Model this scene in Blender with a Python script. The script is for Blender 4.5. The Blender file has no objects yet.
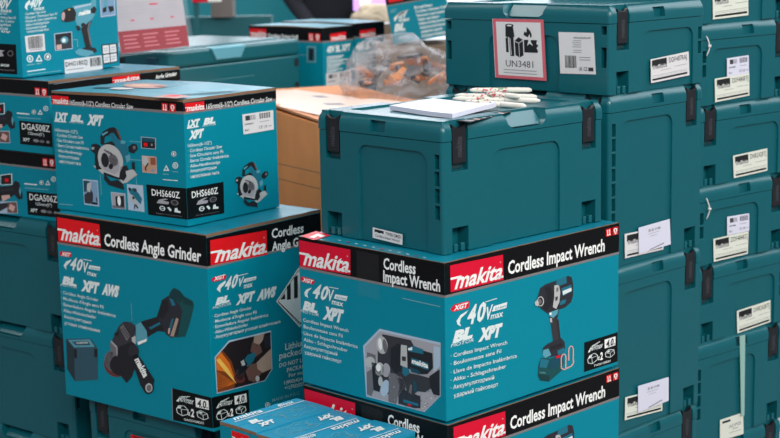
import bpy, bmesh, math, random
from mathutils import Vector, Matrix, noise
random.seed(4)
SC = bpy.context.scene
COL = SC.collection
R = math.radians

# ------------------------------------------------------------------ camera, world, lights, exposure
ZC = 1.42                                   # camera height above the hall floor
FPX, PITCH, ROLL = 1581.33, R(10.3457), R(1.10868)
cd = bpy.data.cameras.new('camera'); cam = bpy.data.objects.new('camera', cd); COL.objects.link(cam)
cd.sensor_width = 36; cd.lens = FPX * 36 / 780; cd.clip_start = .05; cd.clip_end = 100
CAMROT = Matrix.Rotation(R(90) - PITCH, 3, 'X') @ Matrix.Rotation(-ROLL, 3, 'Z')
cam.matrix_world = Matrix.Translation((0, 0, ZC)) @ CAMROT.to_4x4()
cd.dof.use_dof = True; cd.dof.focus_distance = 2.62; cd.dof.aperture_fstop = 7.2
SC.camera = cam

w = bpy.data.worlds.new('World'); SC.world = w; w.use_nodes = True
w.node_tree.nodes['Background'].inputs[0].default_value = (.80, .90, 1, 1)
w.node_tree.nodes['Background'].inputs[1].default_value = .24

def area(name, loc, target, size, power, col=(1, 1, 1)):
    l = bpy.data.lights.new(name, 'AREA'); l.shape = 'RECTANGLE'; l.size, l.size_y = size; l.energy = power; l.color = col
    o = bpy.data.objects.new(name, l); COL.objects.link(o); o.location = loc
    o.rotation_euler = (Vector(target) - Vector(loc)).to_track_quat('-Z', 'Y').to_euler(); return o
area('unseen_overhead_light', (3.4, -1.0, 3.7), (.3, 2.8, 1), (2.6, 1.4), 150, (1, .98, .94))
area('unseen_overhead_light', (.9, -2.6, 4.0), (0, 2.8, .9), (2.6, 1.4), 190, (1, .98, .95))  # unseen front fill, added to lighten the shaded right-hand faces
area('unseen_overhead_light', (-2.2, 5.6, 5.2), (-.3, 3.0, 1), (5.0, 3.6), 190, (1, .96, .93))
area('unseen_overhead_light', (3.6, 5.6, 4.6), (.5, 3.0, 1.1), (6.0, 5.0), 330, (.86, .94, 1))  # unseen, added for the bluish highlights along the case lid edges
area('unseen_overhead_light', (.5, 9.2, 5.0), (.3, 12, 2.2), (8, 1.2), 900, (.94, .97, 1))  # unseen, added to brighten the back wall that the lids reflect
area('unseen_overhead_light', (-3.0, -.6, 3.8), (-.3, 2.8, 1), (2.0, 1.2), 45, (.86, .93, 1))  # unseen fill, added for the left-hand faces

vs = SC.view_settings
vs.view_transform = 'Standard'; vs.look = 'None'; vs.exposure = 0; vs.gamma = 1; vs.use_curve_mapping = False

# ------------------------------------------------------------------ materials
def lin(c):
    return tuple((x / 255 / 12.92) if x / 255 <= .04045 else ((x / 255 + .055) / 1.055) ** 2.4 for x in c)
MATS = {}
def mat(name, rgb, rough=.5, metal=0, bump=0, scale=300, spec=.5, emit=0, vary=0, coat=0):
    m = bpy.data.materials.new(name); m.use_nodes = True; nt = m.node_tree; b = nt.nodes['Principled BSDF']
    c = lin(rgb) + (1,)
    b.inputs['Base Color'].default_value = c; b.inputs['Roughness'].default_value = rough
    b.inputs['Metallic'].default_value = metal; b.inputs['Specular IOR Level'].default_value = spec
    b.inputs['Coat Weight'].default_value = coat; b.inputs['Coat Roughness'].default_value = .15
    if emit: b.inputs['Emission Color'].default_value = c; b.inputs['Emission Strength'].default_value = emit
    if vary or bump:
        tc = nt.nodes.new('ShaderNodeTexCoord')
        nz = nt.nodes.new('ShaderNodeTexNoise'); nz.inputs['Scale'].default_value = scale; nz.inputs['Detail'].default_value = 4
        nt.links.new(tc.outputs['Object'], nz.inputs['Vector'])
        if bump:
            bp = nt.nodes.new('ShaderNodeBump'); bp.inputs['Strength'].default_value = bump; bp.inputs['Distance'].default_value = .001
            nt.links.new(nz.outputs['Fac'], bp.inputs['Height']); nt.links.new(bp.outputs['Normal'], b.inputs['Normal'])
        if vary:
            n2 = nt.nodes.new('ShaderNodeTexNoise'); n2.inputs['Scale'].default_value = scale * .06; n2.inputs['Detail'].default_value = 5
            nt.links.new(tc.outputs['Object'], n2.inputs['Vector'])
            mx = nt.nodes.new('ShaderNodeMixRGB'); mx.inputs[1].default_value = tuple(x * (1 - vary) for x in c[:3]) + (1,)
            mx.inputs[2].default_value = tuple(min(1, x * (1 + vary)) for x in c[:3]) + (1,)
            nt.links.new(n2.outputs['Fac'], mx.inputs[0]); nt.links.new(mx.outputs[0], b.inputs['Base Color'])
    MATS[name] = m; return m
mat('case', (12, 93, 103), .27, spec=.5, bump=.12, scale=900, vary=.05)
mat('case_dark', (24, 60, 66), .5)
mat('latch', (26, 27, 31), .42, bump=.2, scale=700)
mat('latch_text', (64, 66, 72), .4)
mat('teal', (0, 134, 155), .42, spec=.2, bump=.05, scale=60, vary=.03)
mat('teal_lid', (0, 124, 146), .36, spec=.4, bump=.06, scale=60, vary=.04)  # carton teal, darkened in colour to offset the strong light on tops
mat('blue_lid', (34, 146, 182), .45, spec=.3, bump=.06, scale=60, vary=.05)
mat('black', (11, 11, 13), .42, spec=.2, vary=.15, bump=.03, scale=60)
mat('darkpanel', (9, 13, 14), .45, spec=.2)
mat('grey_stripe', (128, 122, 122), .45)
mat('red', (232, 22, 30), .42, spec=.25, vary=.04, bump=.03, scale=60)
mat('crimson', (222, 14, 50), .42, spec=.25, vary=.04, bump=.03, scale=60)
mat('white', (246, 246, 242), .5)
mat('textwhite', (226, 234, 232), .5)
mat('texthalf', (120, 178, 188), .5)
mat('sticker', (226, 222, 222), .55, vary=.02, scale=60)
mat('sticker_cream', (226, 228, 214), .55, vary=.02, scale=60)
mat('leaf_red', (158, 8, 30), .6, spec=.05)
mat('leaf_paper', (186, 178, 184), .7, spec=.1)
mat('sticker_pink', (214, 100, 112), .55)
mat('paper_violet', (222, 220, 236), .6)
mat('ink', (18, 18, 20), .6)
mat('inkgrey', (140, 138, 142), .6)
mat('kraft', (238, 152, 88), .8, bump=.25, scale=220, vary=.12)
mat('kraft_edge', (132, 98, 74), .85, bump=.5, scale=400, vary=.3)
mat('kraft_top', (214, 144, 98), .75, bump=.15, scale=220, vary=.06)
mat('tape', (228, 192, 172), .35, bump=.15, scale=60, vary=.06)
mat('silver', (190, 190, 188), .4); mat('midgrey', (112, 108, 112), .5); mat('lightgrey', (170, 166, 172), .5)
mat('darkgrey', (52, 50, 56), .5); mat('toolblack', (26, 26, 32), .5); mat('tooldark', (40, 40, 48), .5)
mat('toolteal', (24, 110, 132), .5); mat('tooltealdark', (8, 72, 90), .5); mat('toollight', (90, 160, 178), .5)
mat('battgreen', (8, 76, 78), .5); mat('battdeep', (6, 56, 60), .5)
mat('brownglove', (112, 80, 72), .6); mat('sleeve', (176, 150, 134), .6); mat('skin', (200, 140, 110), .6)
mat('orange', (232, 120, 30), .5); mat('yellow', (250, 200, 90), .5); mat('ember', (130, 62, 24), .5); mat('darkbrown', (34, 24, 26), .5)
mat('skyblue', (126, 158, 190), .5); mat('paleblue', (176, 196, 214), .5); mat('tanwood', (196, 150, 122), .5); mat('rust', (150, 82, 52), .5)
mat('print_pink', (176, 128, 118), .5)
mat('pinkish', (216, 172, 164), .5); mat('casepic', (48, 84, 98), .5); mat('casepicdark', (34, 50, 60), .5); mat('discred', (104, 48, 46), .5)
mat('floor', (96, 94, 96), .35, bump=.05, scale=30, vary=.1)
mat('wall', (214, 218, 222), .7, vary=.04, scale=20)
mat('booth_teal', (28, 140, 152), .5, vary=.06, scale=20)
mat('booth_dark', (8, 96, 104), .5, vary=.1, scale=20)
mat('column', (118, 112, 108), .6, vary=.05, scale=20)
mat('cloth', (26, 28, 38), .9, bump=.3, scale=120, vary=.3)
mat('skinbody', (190, 140, 118), .6)
mat('screen', (196, 150, 236), .4, emit=1.1)
mat('screen2', (250, 222, 246), .4, emit=1.6)
mat('cream', (214, 196, 170), .6, vary=.08, scale=40)
mat('plinth', (120, 100, 80), .7, vary=.1, scale=60)
mat('zip', (222, 222, 218), .5)
mat('strap', (150, 190, 180), .35)
mat('penwhite', (232, 226, 216), .35); mat('pinkdot', (214, 96, 100), .5); mat('greendot', (110, 176, 130), .5); mat('golddot', (226, 186, 100), .5); mat('bluedot', (86, 96, 170), .5)
def glassy(name, col, alpha, rough, bump=0):
    m = bpy.data.materials.new(name); m.use_nodes = True; nt = m.node_tree; nt.nodes.clear()
    out = nt.nodes.new('ShaderNodeOutputMaterial'); mix = nt.nodes.new('ShaderNodeMixShader'); tr = nt.nodes.new('ShaderNodeBsdfTransparent')
    pb = nt.nodes.new('ShaderNodeBsdfPrincipled'); pb.inputs['Base Color'].default_value = lin(col) + (1,); pb.inputs['Roughness'].default_value = rough
    mix.inputs[0].default_value = alpha; nt.links.new(tr.outputs[0], mix.inputs[1]); nt.links.new(pb.outputs[0], mix.inputs[2]); nt.links.new(mix.outputs[0], out.inputs[0])
    if bump:
        tc = nt.nodes.new('ShaderNodeTexCoord'); nz = nt.nodes.new('ShaderNodeTexNoise'); nz.inputs['Scale'].default_value = 15; nz.inputs['Detail'].default_value = 4
        nz.inputs['Distortion'].default_value = 1.2
        bp = nt.nodes.new('ShaderNodeBump'); bp.inputs['Strength'].default_value = bump; bp.inputs['Distance'].default_value = .02
        nt.links.new(tc.outputs['Object'], nz.inputs['Vector']); nt.links.new(nz.outputs['Fac'], bp.inputs['Height']); nt.links.new(bp.outputs['Normal'], pb.inputs['Normal'])
        rp = nt.nodes.new('ShaderNodeValToRGB'); rp.color_ramp.elements[0].position = .42; rp.color_ramp.elements[1].position = .62
        rp.color_ramp.elements[0].color = (alpha * .45,) * 3 + (1,); rp.color_ramp.elements[1].color = (min(1, alpha * 1.5),) * 3 + (1,)
        nt.links.new(nz.outputs['Fac'], rp.inputs[0]); nt.links.new(rp.outputs[0], mix.inputs[0])
    MATS[name] = m; return m
glassy('film', (186, 182, 186), .30, .07, 1.0)
glassy('acrylic', (220, 232, 240), .05, .08)
glassy('clear_tape', (150, 150, 150), .04, .12)

# ------------------------------------------------------------------ mesh helpers
class MB:
    def __init__(s): s.v = []; s.f = []; s.m = []; s.mats = []; s.sm = []
    def mi(s, n):
        if n not in s.mats: s.mats.append(n)
        return s.mats.index(n)
    def add(s, verts, faces, m, smooth=False):
        k = len(s.v); s.v += [Vector(p) for p in verts]; mi = s.mi(m)
        for f in faces: s.f.append([k + i for i in f]); s.m.append(mi); s.sm.append(smooth)
    def poly(s, pts, m): s.add(pts, [list(range(len(pts)))], m)
    def box(s, lo, hi, m, X=None):
        (a, b, c), (d, e, f) = lo, hi
        v = [Vector(p) for p in ((a,b,c),(d,b,c),(d,e,c),(a,e,c),(a,b,f),(d,b,f),(d,e,f),(a,e,f))]
        if X: v = [X @ p for p in v]
        s.add(v, [(3,2,1,0),(4,5,6,7),(0,1,5,4),(1,2,6,5),(2,3,7,6),(3,0,4,7)], m)
    def tube(s, pts, r, m, n=10, caps=True):
        pts = [Vector(p) for p in pts]; rings = []; up = None
        for i, p in enumerate(pts):
            t = (pts[min(i+1, len(pts)-1)] - pts[max(i-1, 0)]).normalized()
            if up is None: up = t.orthogonal().normalized()
            up = (up - t * up.dot(t)).normalized(); sd = t.cross(up)
            rr = r[i] if isinstance(r, (list, tuple)) else r
            rings.append([p + (up * math.cos(2*math.pi*k/n) + sd * math.sin(2*math.pi*k/n)) * rr for k in range(n)])
        V = [q for rg in rings for q in rg]; Fc = []
        for i in range(len(pts)-1):
            for k in range(n): Fc.append((i*n+k, i*n+(k+1) % n, (i+1)*n+(k+1) % n, (i+1)*n+k))
        if caps: Fc += [tuple(range(n))[::-1], tuple((len(pts)-1)*n+k for k in range(n))]
        s.add(V, Fc, m, True)
    def build(s, name, parent=None, X=None, bevel=0):
        """vertices are world coordinates when a parent is given; X maps them into the parent's space"""
        me = bpy.data.meshes.new(name)
        inv = X if X is not None else (parent_matrix(parent).inverted() if parent else Matrix())
        me.from_pydata([tuple(inv @ p) for p in s.v], [], s.f)
        for n in s.mats: me.materials.append(MATS[n])
        me.polygons.foreach_set('material_index', s.m); me.polygons.foreach_set('use_smooth', s.sm); me.update()
        o = bpy.data.objects.new(name, me); COL.objects.link(o)
        if parent: o.parent = parent
        if bevel:
            md = o.modifiers.new('Bevel', 'BEVEL'); md.width = bevel; md.segments = 2; md.limit_method = 'ANGLE'; md.angle_limit = R(40)
        return o
def parent_matrix(o):
    m = Matrix.Identity(4)
    while o: m = (Matrix.Translation(o.location) @ o.rotation_euler.to_matrix().to_4x4()) @ m; o = o.parent
    return m
def tag(o, label, cat, group=None):
    o['label'] = label; o['category'] = cat
    if group: o['group'] = group
    return o
def thing(name, loc, rz, label, cat, group=None):
    o = bpy.data.objects.new(name, None); COL.objects.link(o); o.empty_display_size = .05
    o.location = loc; o.rotation_euler = (0, 0, rz); return tag(o, label, cat, group)
def struct(o): o['kind'] = 'structure'; return o
def dup(root, loc, label):
    r = root.copy(); COL.objects.link(r); r.location = loc; r['label'] = label
    def rec(src, dst):
        for ch in list(src.children):
            c = ch.copy(); COL.objects.link(c); c.parent = dst; rec(ch, c)
    rec(root, r); return r

# ------------------------------------------------------------------ printed artwork on flat faces
def ray(x, y):                                # direction of a point of the photograph (to read a print's place on its panel)
    X = x - 390; Y = 219 - y
    return CAMROT @ Vector((X, Y, -FPX))
class Face:
    """flat panel: origin o, axes u (right) and v (up), normal n; pt() lands on it, lift raises a print layer"""
    def __init__(s, o, u, n): s.o = Vector(o); s.u = Vector(u).normalized(); s.n = Vector(n).normalized(); s.v = s.n.cross(s.u)
    def uv(s, p): p = Vector(p) - s.o; return Vector((p.dot(s.u), p.dot(s.v)))
    def px(s, x, y):
        d = ray(x, y); c = Vector((0, 0, ZC)); t = (s.o - c).dot(s.n) / d.dot(s.n); return s.uv(c + d * t)
    def w(s, q, lift): return s.o + s.u * q[0] + s.v * q[1] + s.n * lift
FONT_CACHE = {}
def text_mesh(t, bold):
    k = (t, bold)
    if k not in FONT_CACHE:
        cu = bpy.data.curves.new('t', 'FONT'); cu.body = t; cu.size = 1; cu.offset = bold; cu.resolution_u = 2; cu.fill_mode = 'FRONT'
        ob = bpy.data.objects.new('t', cu); COL.objects.link(ob); bpy.context.view_layer.update()
        dg = bpy.context.evaluated_depsgraph_get(); me = bpy.data.meshes.new_from_object(ob.evaluated_get(dg))
        V = [(v.co.x, v.co.y) for v in me.vertices]; Fc = [list(p.vertices) for p in me.polygons]
        bpy.data.objects.remove(ob); bpy.data.curves.remove(cu); bpy.data.meshes.remove(me)
        FONT_CACHE[k] = (V, Fc)
    return FONT_CACHE[k]
class Art:
    def __init__(s, face, X=None): s.f = face; s.mb = MB(); s.q = X
    def map(s, x, y): return s.q(x, y) if s.q else s.f.px(x, y)
    def poly(s, pts, m, L=1):
        P = [s.f.w(s.map(*p), .00022 * L) for p in pts]
        nrm = Vector((0, 0, 0))
        for i in range(len(P)): nrm += (P[i] - P[0]).cross(P[(i+1) % len(P)] - P[0])
        if nrm.dot(s.f.n) < 0: P.reverse()
        s.mb.poly(P, m)
    def ell(s, cx, cy, rx, ry, m, L=1, n=16, rot=0):
        c, k = math.cos(rot), math.sin(rot)
        s.poly([(cx + rx*math.cos(2*math.pi*i/n)*c - ry*math.sin(2*math.pi*i/n)*k, cy + rx*math.cos(2*math.pi*i/n)*k + ry*math.sin(2*math.pi*i/n)*c) for i in range(n)], m, L)
    def line(s, pts, wd, m, L=1):
        for (x0, y0), (x1, y1) in zip(pts, pts[1:]):
            d = math.hypot(x1-x0, y1-y0) or 1; nx, ny = -(y1-y0)/d*wd/2, (x1-x0)/d*wd/2
            s.poly([(x0-nx, y0-ny), (x1-nx, y1-ny), (x1+nx, y1+ny), (x0+nx, y0+ny)], m, L)
    def text(s, t, p0, p1, pt, m='textwhite', L=2, bold=.02, xh=False, uc=False):
        V, Fc = text_mesh(t, bold)
        if not V: return
        if t in ('XPT','AWS','BL','LXT'): pt = (p0[0] + (pt[0]-p0[0])*.62, pt[1]); bold = .028
        xs = [v[0] for v in V]; x0, x1 = min(xs), max(xs); cap = .53 if xh else .70
        A, B, C = s.map(*p0), s.map(*p1), s.map(*pt)
        e1 = (B - A) / (x1 - x0); e2 = (C - A) / cap
        P = [s.f.w(A + e1 * (x - x0) + e2 * y, .00022 * L) for x, y in V]
        flip = (e1[0]*e2[1] - e1[1]*e2[0]) < 0
        s.mb.add(P, [f[::-1] if flip else f for f in Fc], m)
    def sub(s, quad):                         # an Art whose unit square (x right, y DOWN) fills four points of this one: TL TR BR BL
        a, b, c, d = [s.map(*p) for p in quad]
        q = lambda x, y: (a*(1-x) + b*x)*(1-y) + (d*(1-x) + c*x)*y
        r = Art(s.f, q); r.mb = s.mb; return r
    def aff(s, src, dst):                     # an Art drawn with other page coordinates: triangle src -> triangle dst
        (x0,y0),(x1,y1),(x2,y2) = src; D = (x1-x0)*(y2-y0)-(x2-x0)*(y1-y0)
        def q(x, y):
            a = ((x-x0)*(y2-y0)-(x2-x0)*(y-y0))/D; b = ((x1-x0)*(y-y0)-(x-x0)*(y1-y0))/D
            return s.map(dst[0][0]+a*(dst[1][0]-dst[0][0])+b*(dst[2][0]-dst[0][0]), dst[0][1]+a*(dst[1][1]-dst[0][1])+b*(dst[2][1]-dst[0][1]))
        r = Art(s.f, q); r.mb = s.mb; return r

def logo(a, quad, m='red', small=False):
    """red brand plate with the slanted white wordmark along its foot"""
    q = a.sub(quad); q.poly([(0,0),(1,0),(1,1),(0,1)], m, 2)
    q.text('makita', (.07, .91), (.955, .91), (.14, .47 if not small else .42), 'white', 3, .026, xh=True)
    q.poly([(0,.455),(.2,.455),(.21,.54),(0,.54)], 'white', 3)
    q.poly([(.88,.83),(1.0,.83),(.995,.91),(.87,.91)], 'white', 3)
    q.ell(.945, .28, .014, .03, 'pinkish', 3, 8)
def icons(a, q1, q2):
    for k, qd in enumerate((q1, q2)):
        q = a.sub(qd); q.poly([(0,0),(1,0),(1,1),(0,1)], 'red', 2)
        if k == 0:
            for x in (.18, .56):
                q.poly([(x+.06,.15),(x+.2,.15),(x+.2,.75),(x+.06,.75)], 'white', 3); q.poly([(x,.75),(x+.28,.75),(x+.28,.9),(x,.9)], 'white', 3)
                q.poly([(x,.15),(x+.1,.15),(x+.1,.28),(x,.28)], 'white', 3)
        else:
            q.ell(.5, .42, .34, .3, 'white', 3); q.poly([(.25,.55),(.75,.55),(.62,.92),(.38,.92)], 'white', 3)
            q.ell(.5, .4, .14, .13, 'red', 4, 8); q.poly([(.46,.55),(.54,.55),(.54,.8),(.46,.8)], 'red', 4)
def volt(a, pill, xt, f40, fv, cres, par, mx, sw):
    """XGT pill and 40Vmax emblem"""
    a.poly(pill, 'crimson', 2); a.text('XGT', *xt, 'white', 3, .04)
    a.poly(cres, 'textwhite', 2)
    for bo, mm_, L_ in ((.035, 'textwhite', 5),): a.text('4', f40[0], (f40[0][0]*.54+f40[1][0]*.46, f40[0][1]*.54+f40[1][1]*.46), f40[2], mm_, L_, bo); a.text('0', (f40[0][0]*.46+f40[1][0]*.54, f40[0][1]*.46+f40[1][1]*.54), f40[1], (f40[2][0]+(f40[1][0]-f40[0][0])*.54, f40[2][1]+(f40[1][1]-f40[0][1])*.54), mm_, L_, bo)
    a.text('V', *fv, 'textwhite', 5, .03)
    a.poly(par, 'textwhite', 2); c = a.sub(par); c.text('Li-ion', (.18, .78), (.92, .78), (.2, .3), 'teal', 3, .01)
    a.text('max', *mx, 'textwhite', 3, .02, xh=True)
    a.line(sw, .7, 'textwhite', 2)
def bl(a, b, mo): a.text('BL', *b, 'textwhite', 2, .07); a.text('MOTOR', *mo, 'textwhite', 2, .0)
def lines(a, rows, cap, m='textwhite', bold=.006):
    for t, p0, p1 in rows: a.text(t, p0, p1, (p0[0], p0[1]-cap), m, 2, bold)
def kitpanel(a, quad, model, bars=True):
    """dark kit panel: emblem, 4.0 Ah flag, two batteries, one case, model number"""
    q = a.sub(quad); q.poly([(0,0),(1,0),(1,1),(0,1)], 'darkpanel', 2)
    q.text('40Vmax', (.16,.36), (.52,.36), (.22,.17), 'textwhite', 3, .01); q.poly([(.10,.38),(.2,.2),(.17,.38)], 'textwhite', 3)
    q.poly([(.2,.2),(.46,.12),(.46,.14),(.24,.22)], 'textwhite', 3)
    q.poly([(.60,.12),(.93,.12),(.93,.42),(.60,.42)], 'white', 3); q.text('4.0', (.64,.39), (.86,.39), (.66,.16), 'ink', 4, .03); q.text('Ah', (.86,.39), (.92,.39), (.86,.33), 'ink', 4, .01)
    B = [(.1,.62),(.16,.5),(.3,.47),(.4,.58),(.38,.72),(.24,.8),(.12,.74),(.1,.62)]
    q.line(B, .018, 'textwhite', 3); q.line([(.16,.5),(.22,.6),(.4,.58)], .014, 'textwhite', 3); q.line([(.22,.6),(.24,.8)], .014, 'textwhite', 3)
    q.poly([(.12,.6),(.16,.52),(.24,.5),(.2,.58)], 'textwhite', 3)
    q.text('x', (.395,.74), (.455,.74), (.395,.62), 'white', 4, .04, xh=True); q.text('2', (.465,.76), (.545,.76), (.475,.52), 'white', 3, .04)
    C = [(.62,.58),(.72,.5),(.88,.56),(.9,.7),(.78,.78),(.64,.72),(.62,.58)]
    q.line(C, .018, 'textwhite', 3); q.line([(.62,.58),(.77,.64),(.88,.56)], .014, 'textwhite', 3); q.line([(.77,.64),(.78,.78)], .014, 'textwhite', 3)
    q.poly([(.66,.57),(.72,.53),(.78,.56),(.72,.6)], 'textwhite', 3)
    q.text(model, (.28,.93), (.78,.93), (.28,.86), 'textwhite', 3, .015)
def toolpanel(a, quad, model, size=None):
    q = a.sub(quad); q.poly([(0,0),(1,0),(1,1),(0,1)], 'darkpanel', 2)
    if size:
        q.text(model, (.08,.36), (.94,.36), (.08,.09), 'white', 3, .01); q.text(size, (.27,.56), (.76,.56), (.27,.44), 'textwhite', 3, .01)
        q.text('XPT', (.08,.86), (.3,.86), (.1,.72), 'textwhite', 3, .03); q.ell(.5,.79,.09,.07,'inkgrey',3,10); q.ell(.68,.8,.08,.06,'midgrey',3,10); q.ell(.86,.8,.05,.06,'inkgrey',3,10)
    else:
        q.text(model, (.13,.34), (.84,.34), (.13,.13), 'white', 3, .012)
        q.poly([(.24,.58),(.3,.46),(.46,.4),(.55,.41),(.4,.47),(.56,.5),(.54,.58)], 'lightgrey', 3)
        q.ell(.7,.5,.1,.09,'midgrey',3,12); q.ell(.7,.5,.07,.06,'darkpanel',4,12); q.text('kit', (.65,.53),(.76,.53),(.65,.47),'midgrey',5,.0)
        q.ell(.38,.73,.075,.08,'textwhite',3,14); q.ell(.38,.73,.05,.055,'darkpanel',4,14); q.line([(.31,.73),(.45,.73)],.015,'textwhite',5)
        q.poly([(.5,.68),(.56,.66),(.62,.76),(.57,.8)],'textwhite',3); q.poly([(.68,.8),(.7,.68),(.76,.66),(.77,.74),(.84,.76),(.83,.82)],'textwhite',3)
        q.text('Makita Corporation', (.22,.93), (.86,.93), (.22,.9), 'inkgrey', 3, .0)
def recycle(a, pts):
    (x0,y0,r0),(x1,y1,r1),(x2,y2,r2) = pts
    a.ell(x0,y0,r0,r0*1.1,'textwhite',2); a.ell(x0,y0,r0*.68,r0*.78,'teal',3); a.ell(x0,y0,r0*.4,r0*.5,'textwhite',4); a.ell(x0+r0*.12,y0,r0*.22,r0*.2,'teal',5,8)
    a.poly([(x1,y1-r1*1.2),(x1+r1,y1+r1*.8),(x1-r1,y1+r1*.8)],'textwhite',2); a.poly([(x1,y1-r1*.5),(x1+r1*.5,y1+r1*.42),(x1-r1*.5,y1+r1*.42)],'teal',3)
    a.ell(x2,y2,r2,r2*1.05,'textwhite',2); a.ell(x2,y2,r2*.76,r2*.8,'tooltealdark',3); a.ell(x2,y2,r2*.42,r2*.6,'textwhite',4,8)
def barcode(q, x0, y0, x1, y1, m='ink', n=22, L=3, seed=1):
    rr = random.Random(seed); x = x0
    while x < x1:
        wd = (x1-x0)/n*rr.uniform(.3, 1.0); q.poly([(x,y0),(min(x+wd,x1),y0),(min(x+wd,x1),y1),(x,y1)], m, L); x += wd + (x1-x0)/n*rr.uniform(.3, .9)
def textlines(q, x0, y0, x1, n, dy, m='inkgrey', seed=2, h=.35):
    rr = random.Random(seed)
    for i in range(n): q.poly([(x0,y0+i*dy),(x0+(x1-x0)*rr.uniform(.6,1),y0+i*dy),(x0+(x1-x0)*rr.uniform(.6,1),y0+(i+h)*dy),(x0,y0+(i+h)*dy)], m, 3)

def sticker(face, quad, parent, kind, txt='', name='label_sticker', base='sticker', seed=1, off=0):
    """a paper sticker: its own thin sheet with what is printed on it"""
    a = Art(face); q0 = [face.px(*p) for p in quad]
    mb = a.mb; lo = [face.w(p, .0002 + off) for p in q0]; hi = [face.w(p, .0009 + off) for p in q0]
    mb.add(lo + hi, [(4,5,6,7),(0,1,5,4),(1,2,6,5),(2,3,7,6),(3,0,4,7)], base)
    n = face.n; f2 = Face(face.o + n * (.0009 + off), face.u, n); s = Art(f2); s.mb = mb; q = s.sub(quad)
    if kind == 'tool':
        q.poly([(.04,.06),(.42,.06),(.42,.34),(.36,.30),(.30,.35),(.22,.27),(.15,.36),(.09,.28),(.04,.34)], 'ink', 1)
        q.text('makita', (.06,.44), (.42,.44), (.07,.30), 'inkgrey', 2, .02, xh=True)
        q.text(txt, (.48,.30), (.95,.30), (.48,.09), 'ink', 1, .0)
        q.line([(.25,.55),(.52,.55)], .018, 'inkgrey', 1); q.line([(.62,.5),(.95,.5)], .018, 'inkgrey', 1)
        q.line([(.04,.72),(.95,.72)], .014, 'inkgrey', 1); q.line([(.04,.78),(.95,.78)], .01, 'inkgrey', 1)
        q.poly([(.04,.84),(.95,.84),(.95,.92),(.04,.92)], 'ink', 1)
    elif kind == 'mini':
        q.poly([(.05,.14),(.36,.14),(.36,.42),(.28,.36),(.2,.44),(.12,.36),(.05,.42)], 'ink', 1)
        q.text(txt, (.42,.46), (.95,.46), (.42,.14), 'ink', 1, .01)
        q.text('Cordless Impact Wrench', (.08,.82), (.9,.82), (.08,.58), 'ink', 1, .005)
    elif kind == 'ship':
        q.poly([(.1,.1),(.24,.1),(.24,.34),(.1,.34)], 'ink', 1); barcode(q, .1, .1, .42, .34, 'inkgrey', 14, 1, seed)
        for i in range(5):
            for j in range(4): q.poly([(.55+i*.075,.08+j*.07),(.605+i*.075,.08+j*.07),(.605+i*.075,.13+j*.07),(.55+i*.075,.13+j*.07)], 'darkgrey', 1)
        q.text(txt or 'DHS660Z', (.07,.56), (.36,.56), (.07,.48), 'ink', 1, .02); q.text('EU', (.07,.86), (.2,.86), (.07,.76), 'ink', 1, .01)
        q.text('CE', (.52,.84), (.64,.84), (.52,.70), 'ink', 1, .0); q.text('UK', (.69,.84), (.8,.84), (.69,.70), 'ink', 1, .0); q.line([(.56,.5),(.86,.5)], .03, 'inkgrey', 1); q.line([(.84,.78),(.94,.78)], .04, 'inkgrey', 1)
    elif kind == 'paper':
        for i in range(4): q.text('BEHM'[i], (.33+i*.1,.28), (.40+i*.1,.28), (.33+i*.1,.18), 'inkgrey', 1, .02)
        q.line([(.3,.36),(.68,.36)], .02, 'lightgrey', 1); q.line([(.36,.46),(.6,.46)], .02, 'lightgrey', 1)
        q.poly([(.35,.95),(.8,.85),(.8,.9),(.35,.99)], 'inkgrey', 1)
    elif kind == 'note':
        q.poly([(.08,.1),(.42,.1),(.42,.2),(.08,.2)], 'ink', 1)
        q.text(txt, (.35,.52), (.88,.5), (.35,.36), 'inkgrey', 1, .01); q.line([(.5,.6),(.75,.6)], .03, 'inkgrey', 1); q.line([(.35,.74),(.88,.74)], .02, 'inkgrey', 1)
    elif kind == 'un':
        q.poly([(0,0),(1,0),(1,1),(0,1)], 'sticker_pink', 1); q.poly([(.06,.05),(.94,.05),(.94,.95),(.06,.95)], 'sticker', 2)
        q.poly([(.25,.11),(.4,.11),(.42,.3),(.24,.3)], 'ink', 3); q.ell(.33,.11,.085,.03,'ink',3); q.ell(.33,.11,.05,.014,'sticker',4)
        q.poly([(.24,.32),(.29,.30),(.29,.56),(.24,.56)], 'ink', 3); q.poly([(.31,.3),(.4,.3),(.4,.62),(.32,.62)], 'ink', 3); q.line([(.33,.32),(.34,.6)], .012, 'sticker', 4)
        q.poly([(.42,.36),(.5,.30),(.58,.34),(.58,.6),(.5,.64),(.42,.6)], 'ink', 3); q.line([(.42,.37),(.5,.4),(.58,.35)], .012, 'sticker', 4); q.line([(.5,.4),(.5,.63)], .01, 'sticker', 4)
        q.poly([(.6,.34),(.86,.34),(.84,.4),(.88,.43),(.84,.47),(.87,.52),(.85,.55),(.6,.55)], 'ink', 3)
        q.poly([(.68,.3),(.6,.26),(.62,.2),(.66,.22),(.67,.12),(.74,.2),(.76,.25),(.75,.3)], 'ink', 3); q.poly([(.68,.3),(.72,.24),(.73,.3),(.74,.38),(.78,.44),(.71,.4),(.66,.44),(.69,.36)], 'sticker', 4)
        q.text('UN3481', (.22,.80), (.76,.80), (.22,.69), 'ink', 3, .0)
        q.line([(.17,.855),(.82,.855)], .012, 'inkgrey', 3); q.line([(.17,.905),(.82,.905)], .012, 'inkgrey', 3)
    elif kind == 'cert':
        q.text('BTR1BVJ1BLWP', (.42,.15), (.9,.15), (.42,.11), 'ink', 1, .02)
        for i, y in enumerate((.2,.25,.3,.35,.43,.48)): q.line([(.4-.03*(i%2),y),(.4+.22,y)], .016, 'inkgrey', 1)
        q.line([(.55,.6),(.86,.6)], .018, 'inkgrey', 1); q.line([(.55,.66),(.86,.66)], .018, 'inkgrey', 1)
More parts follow.
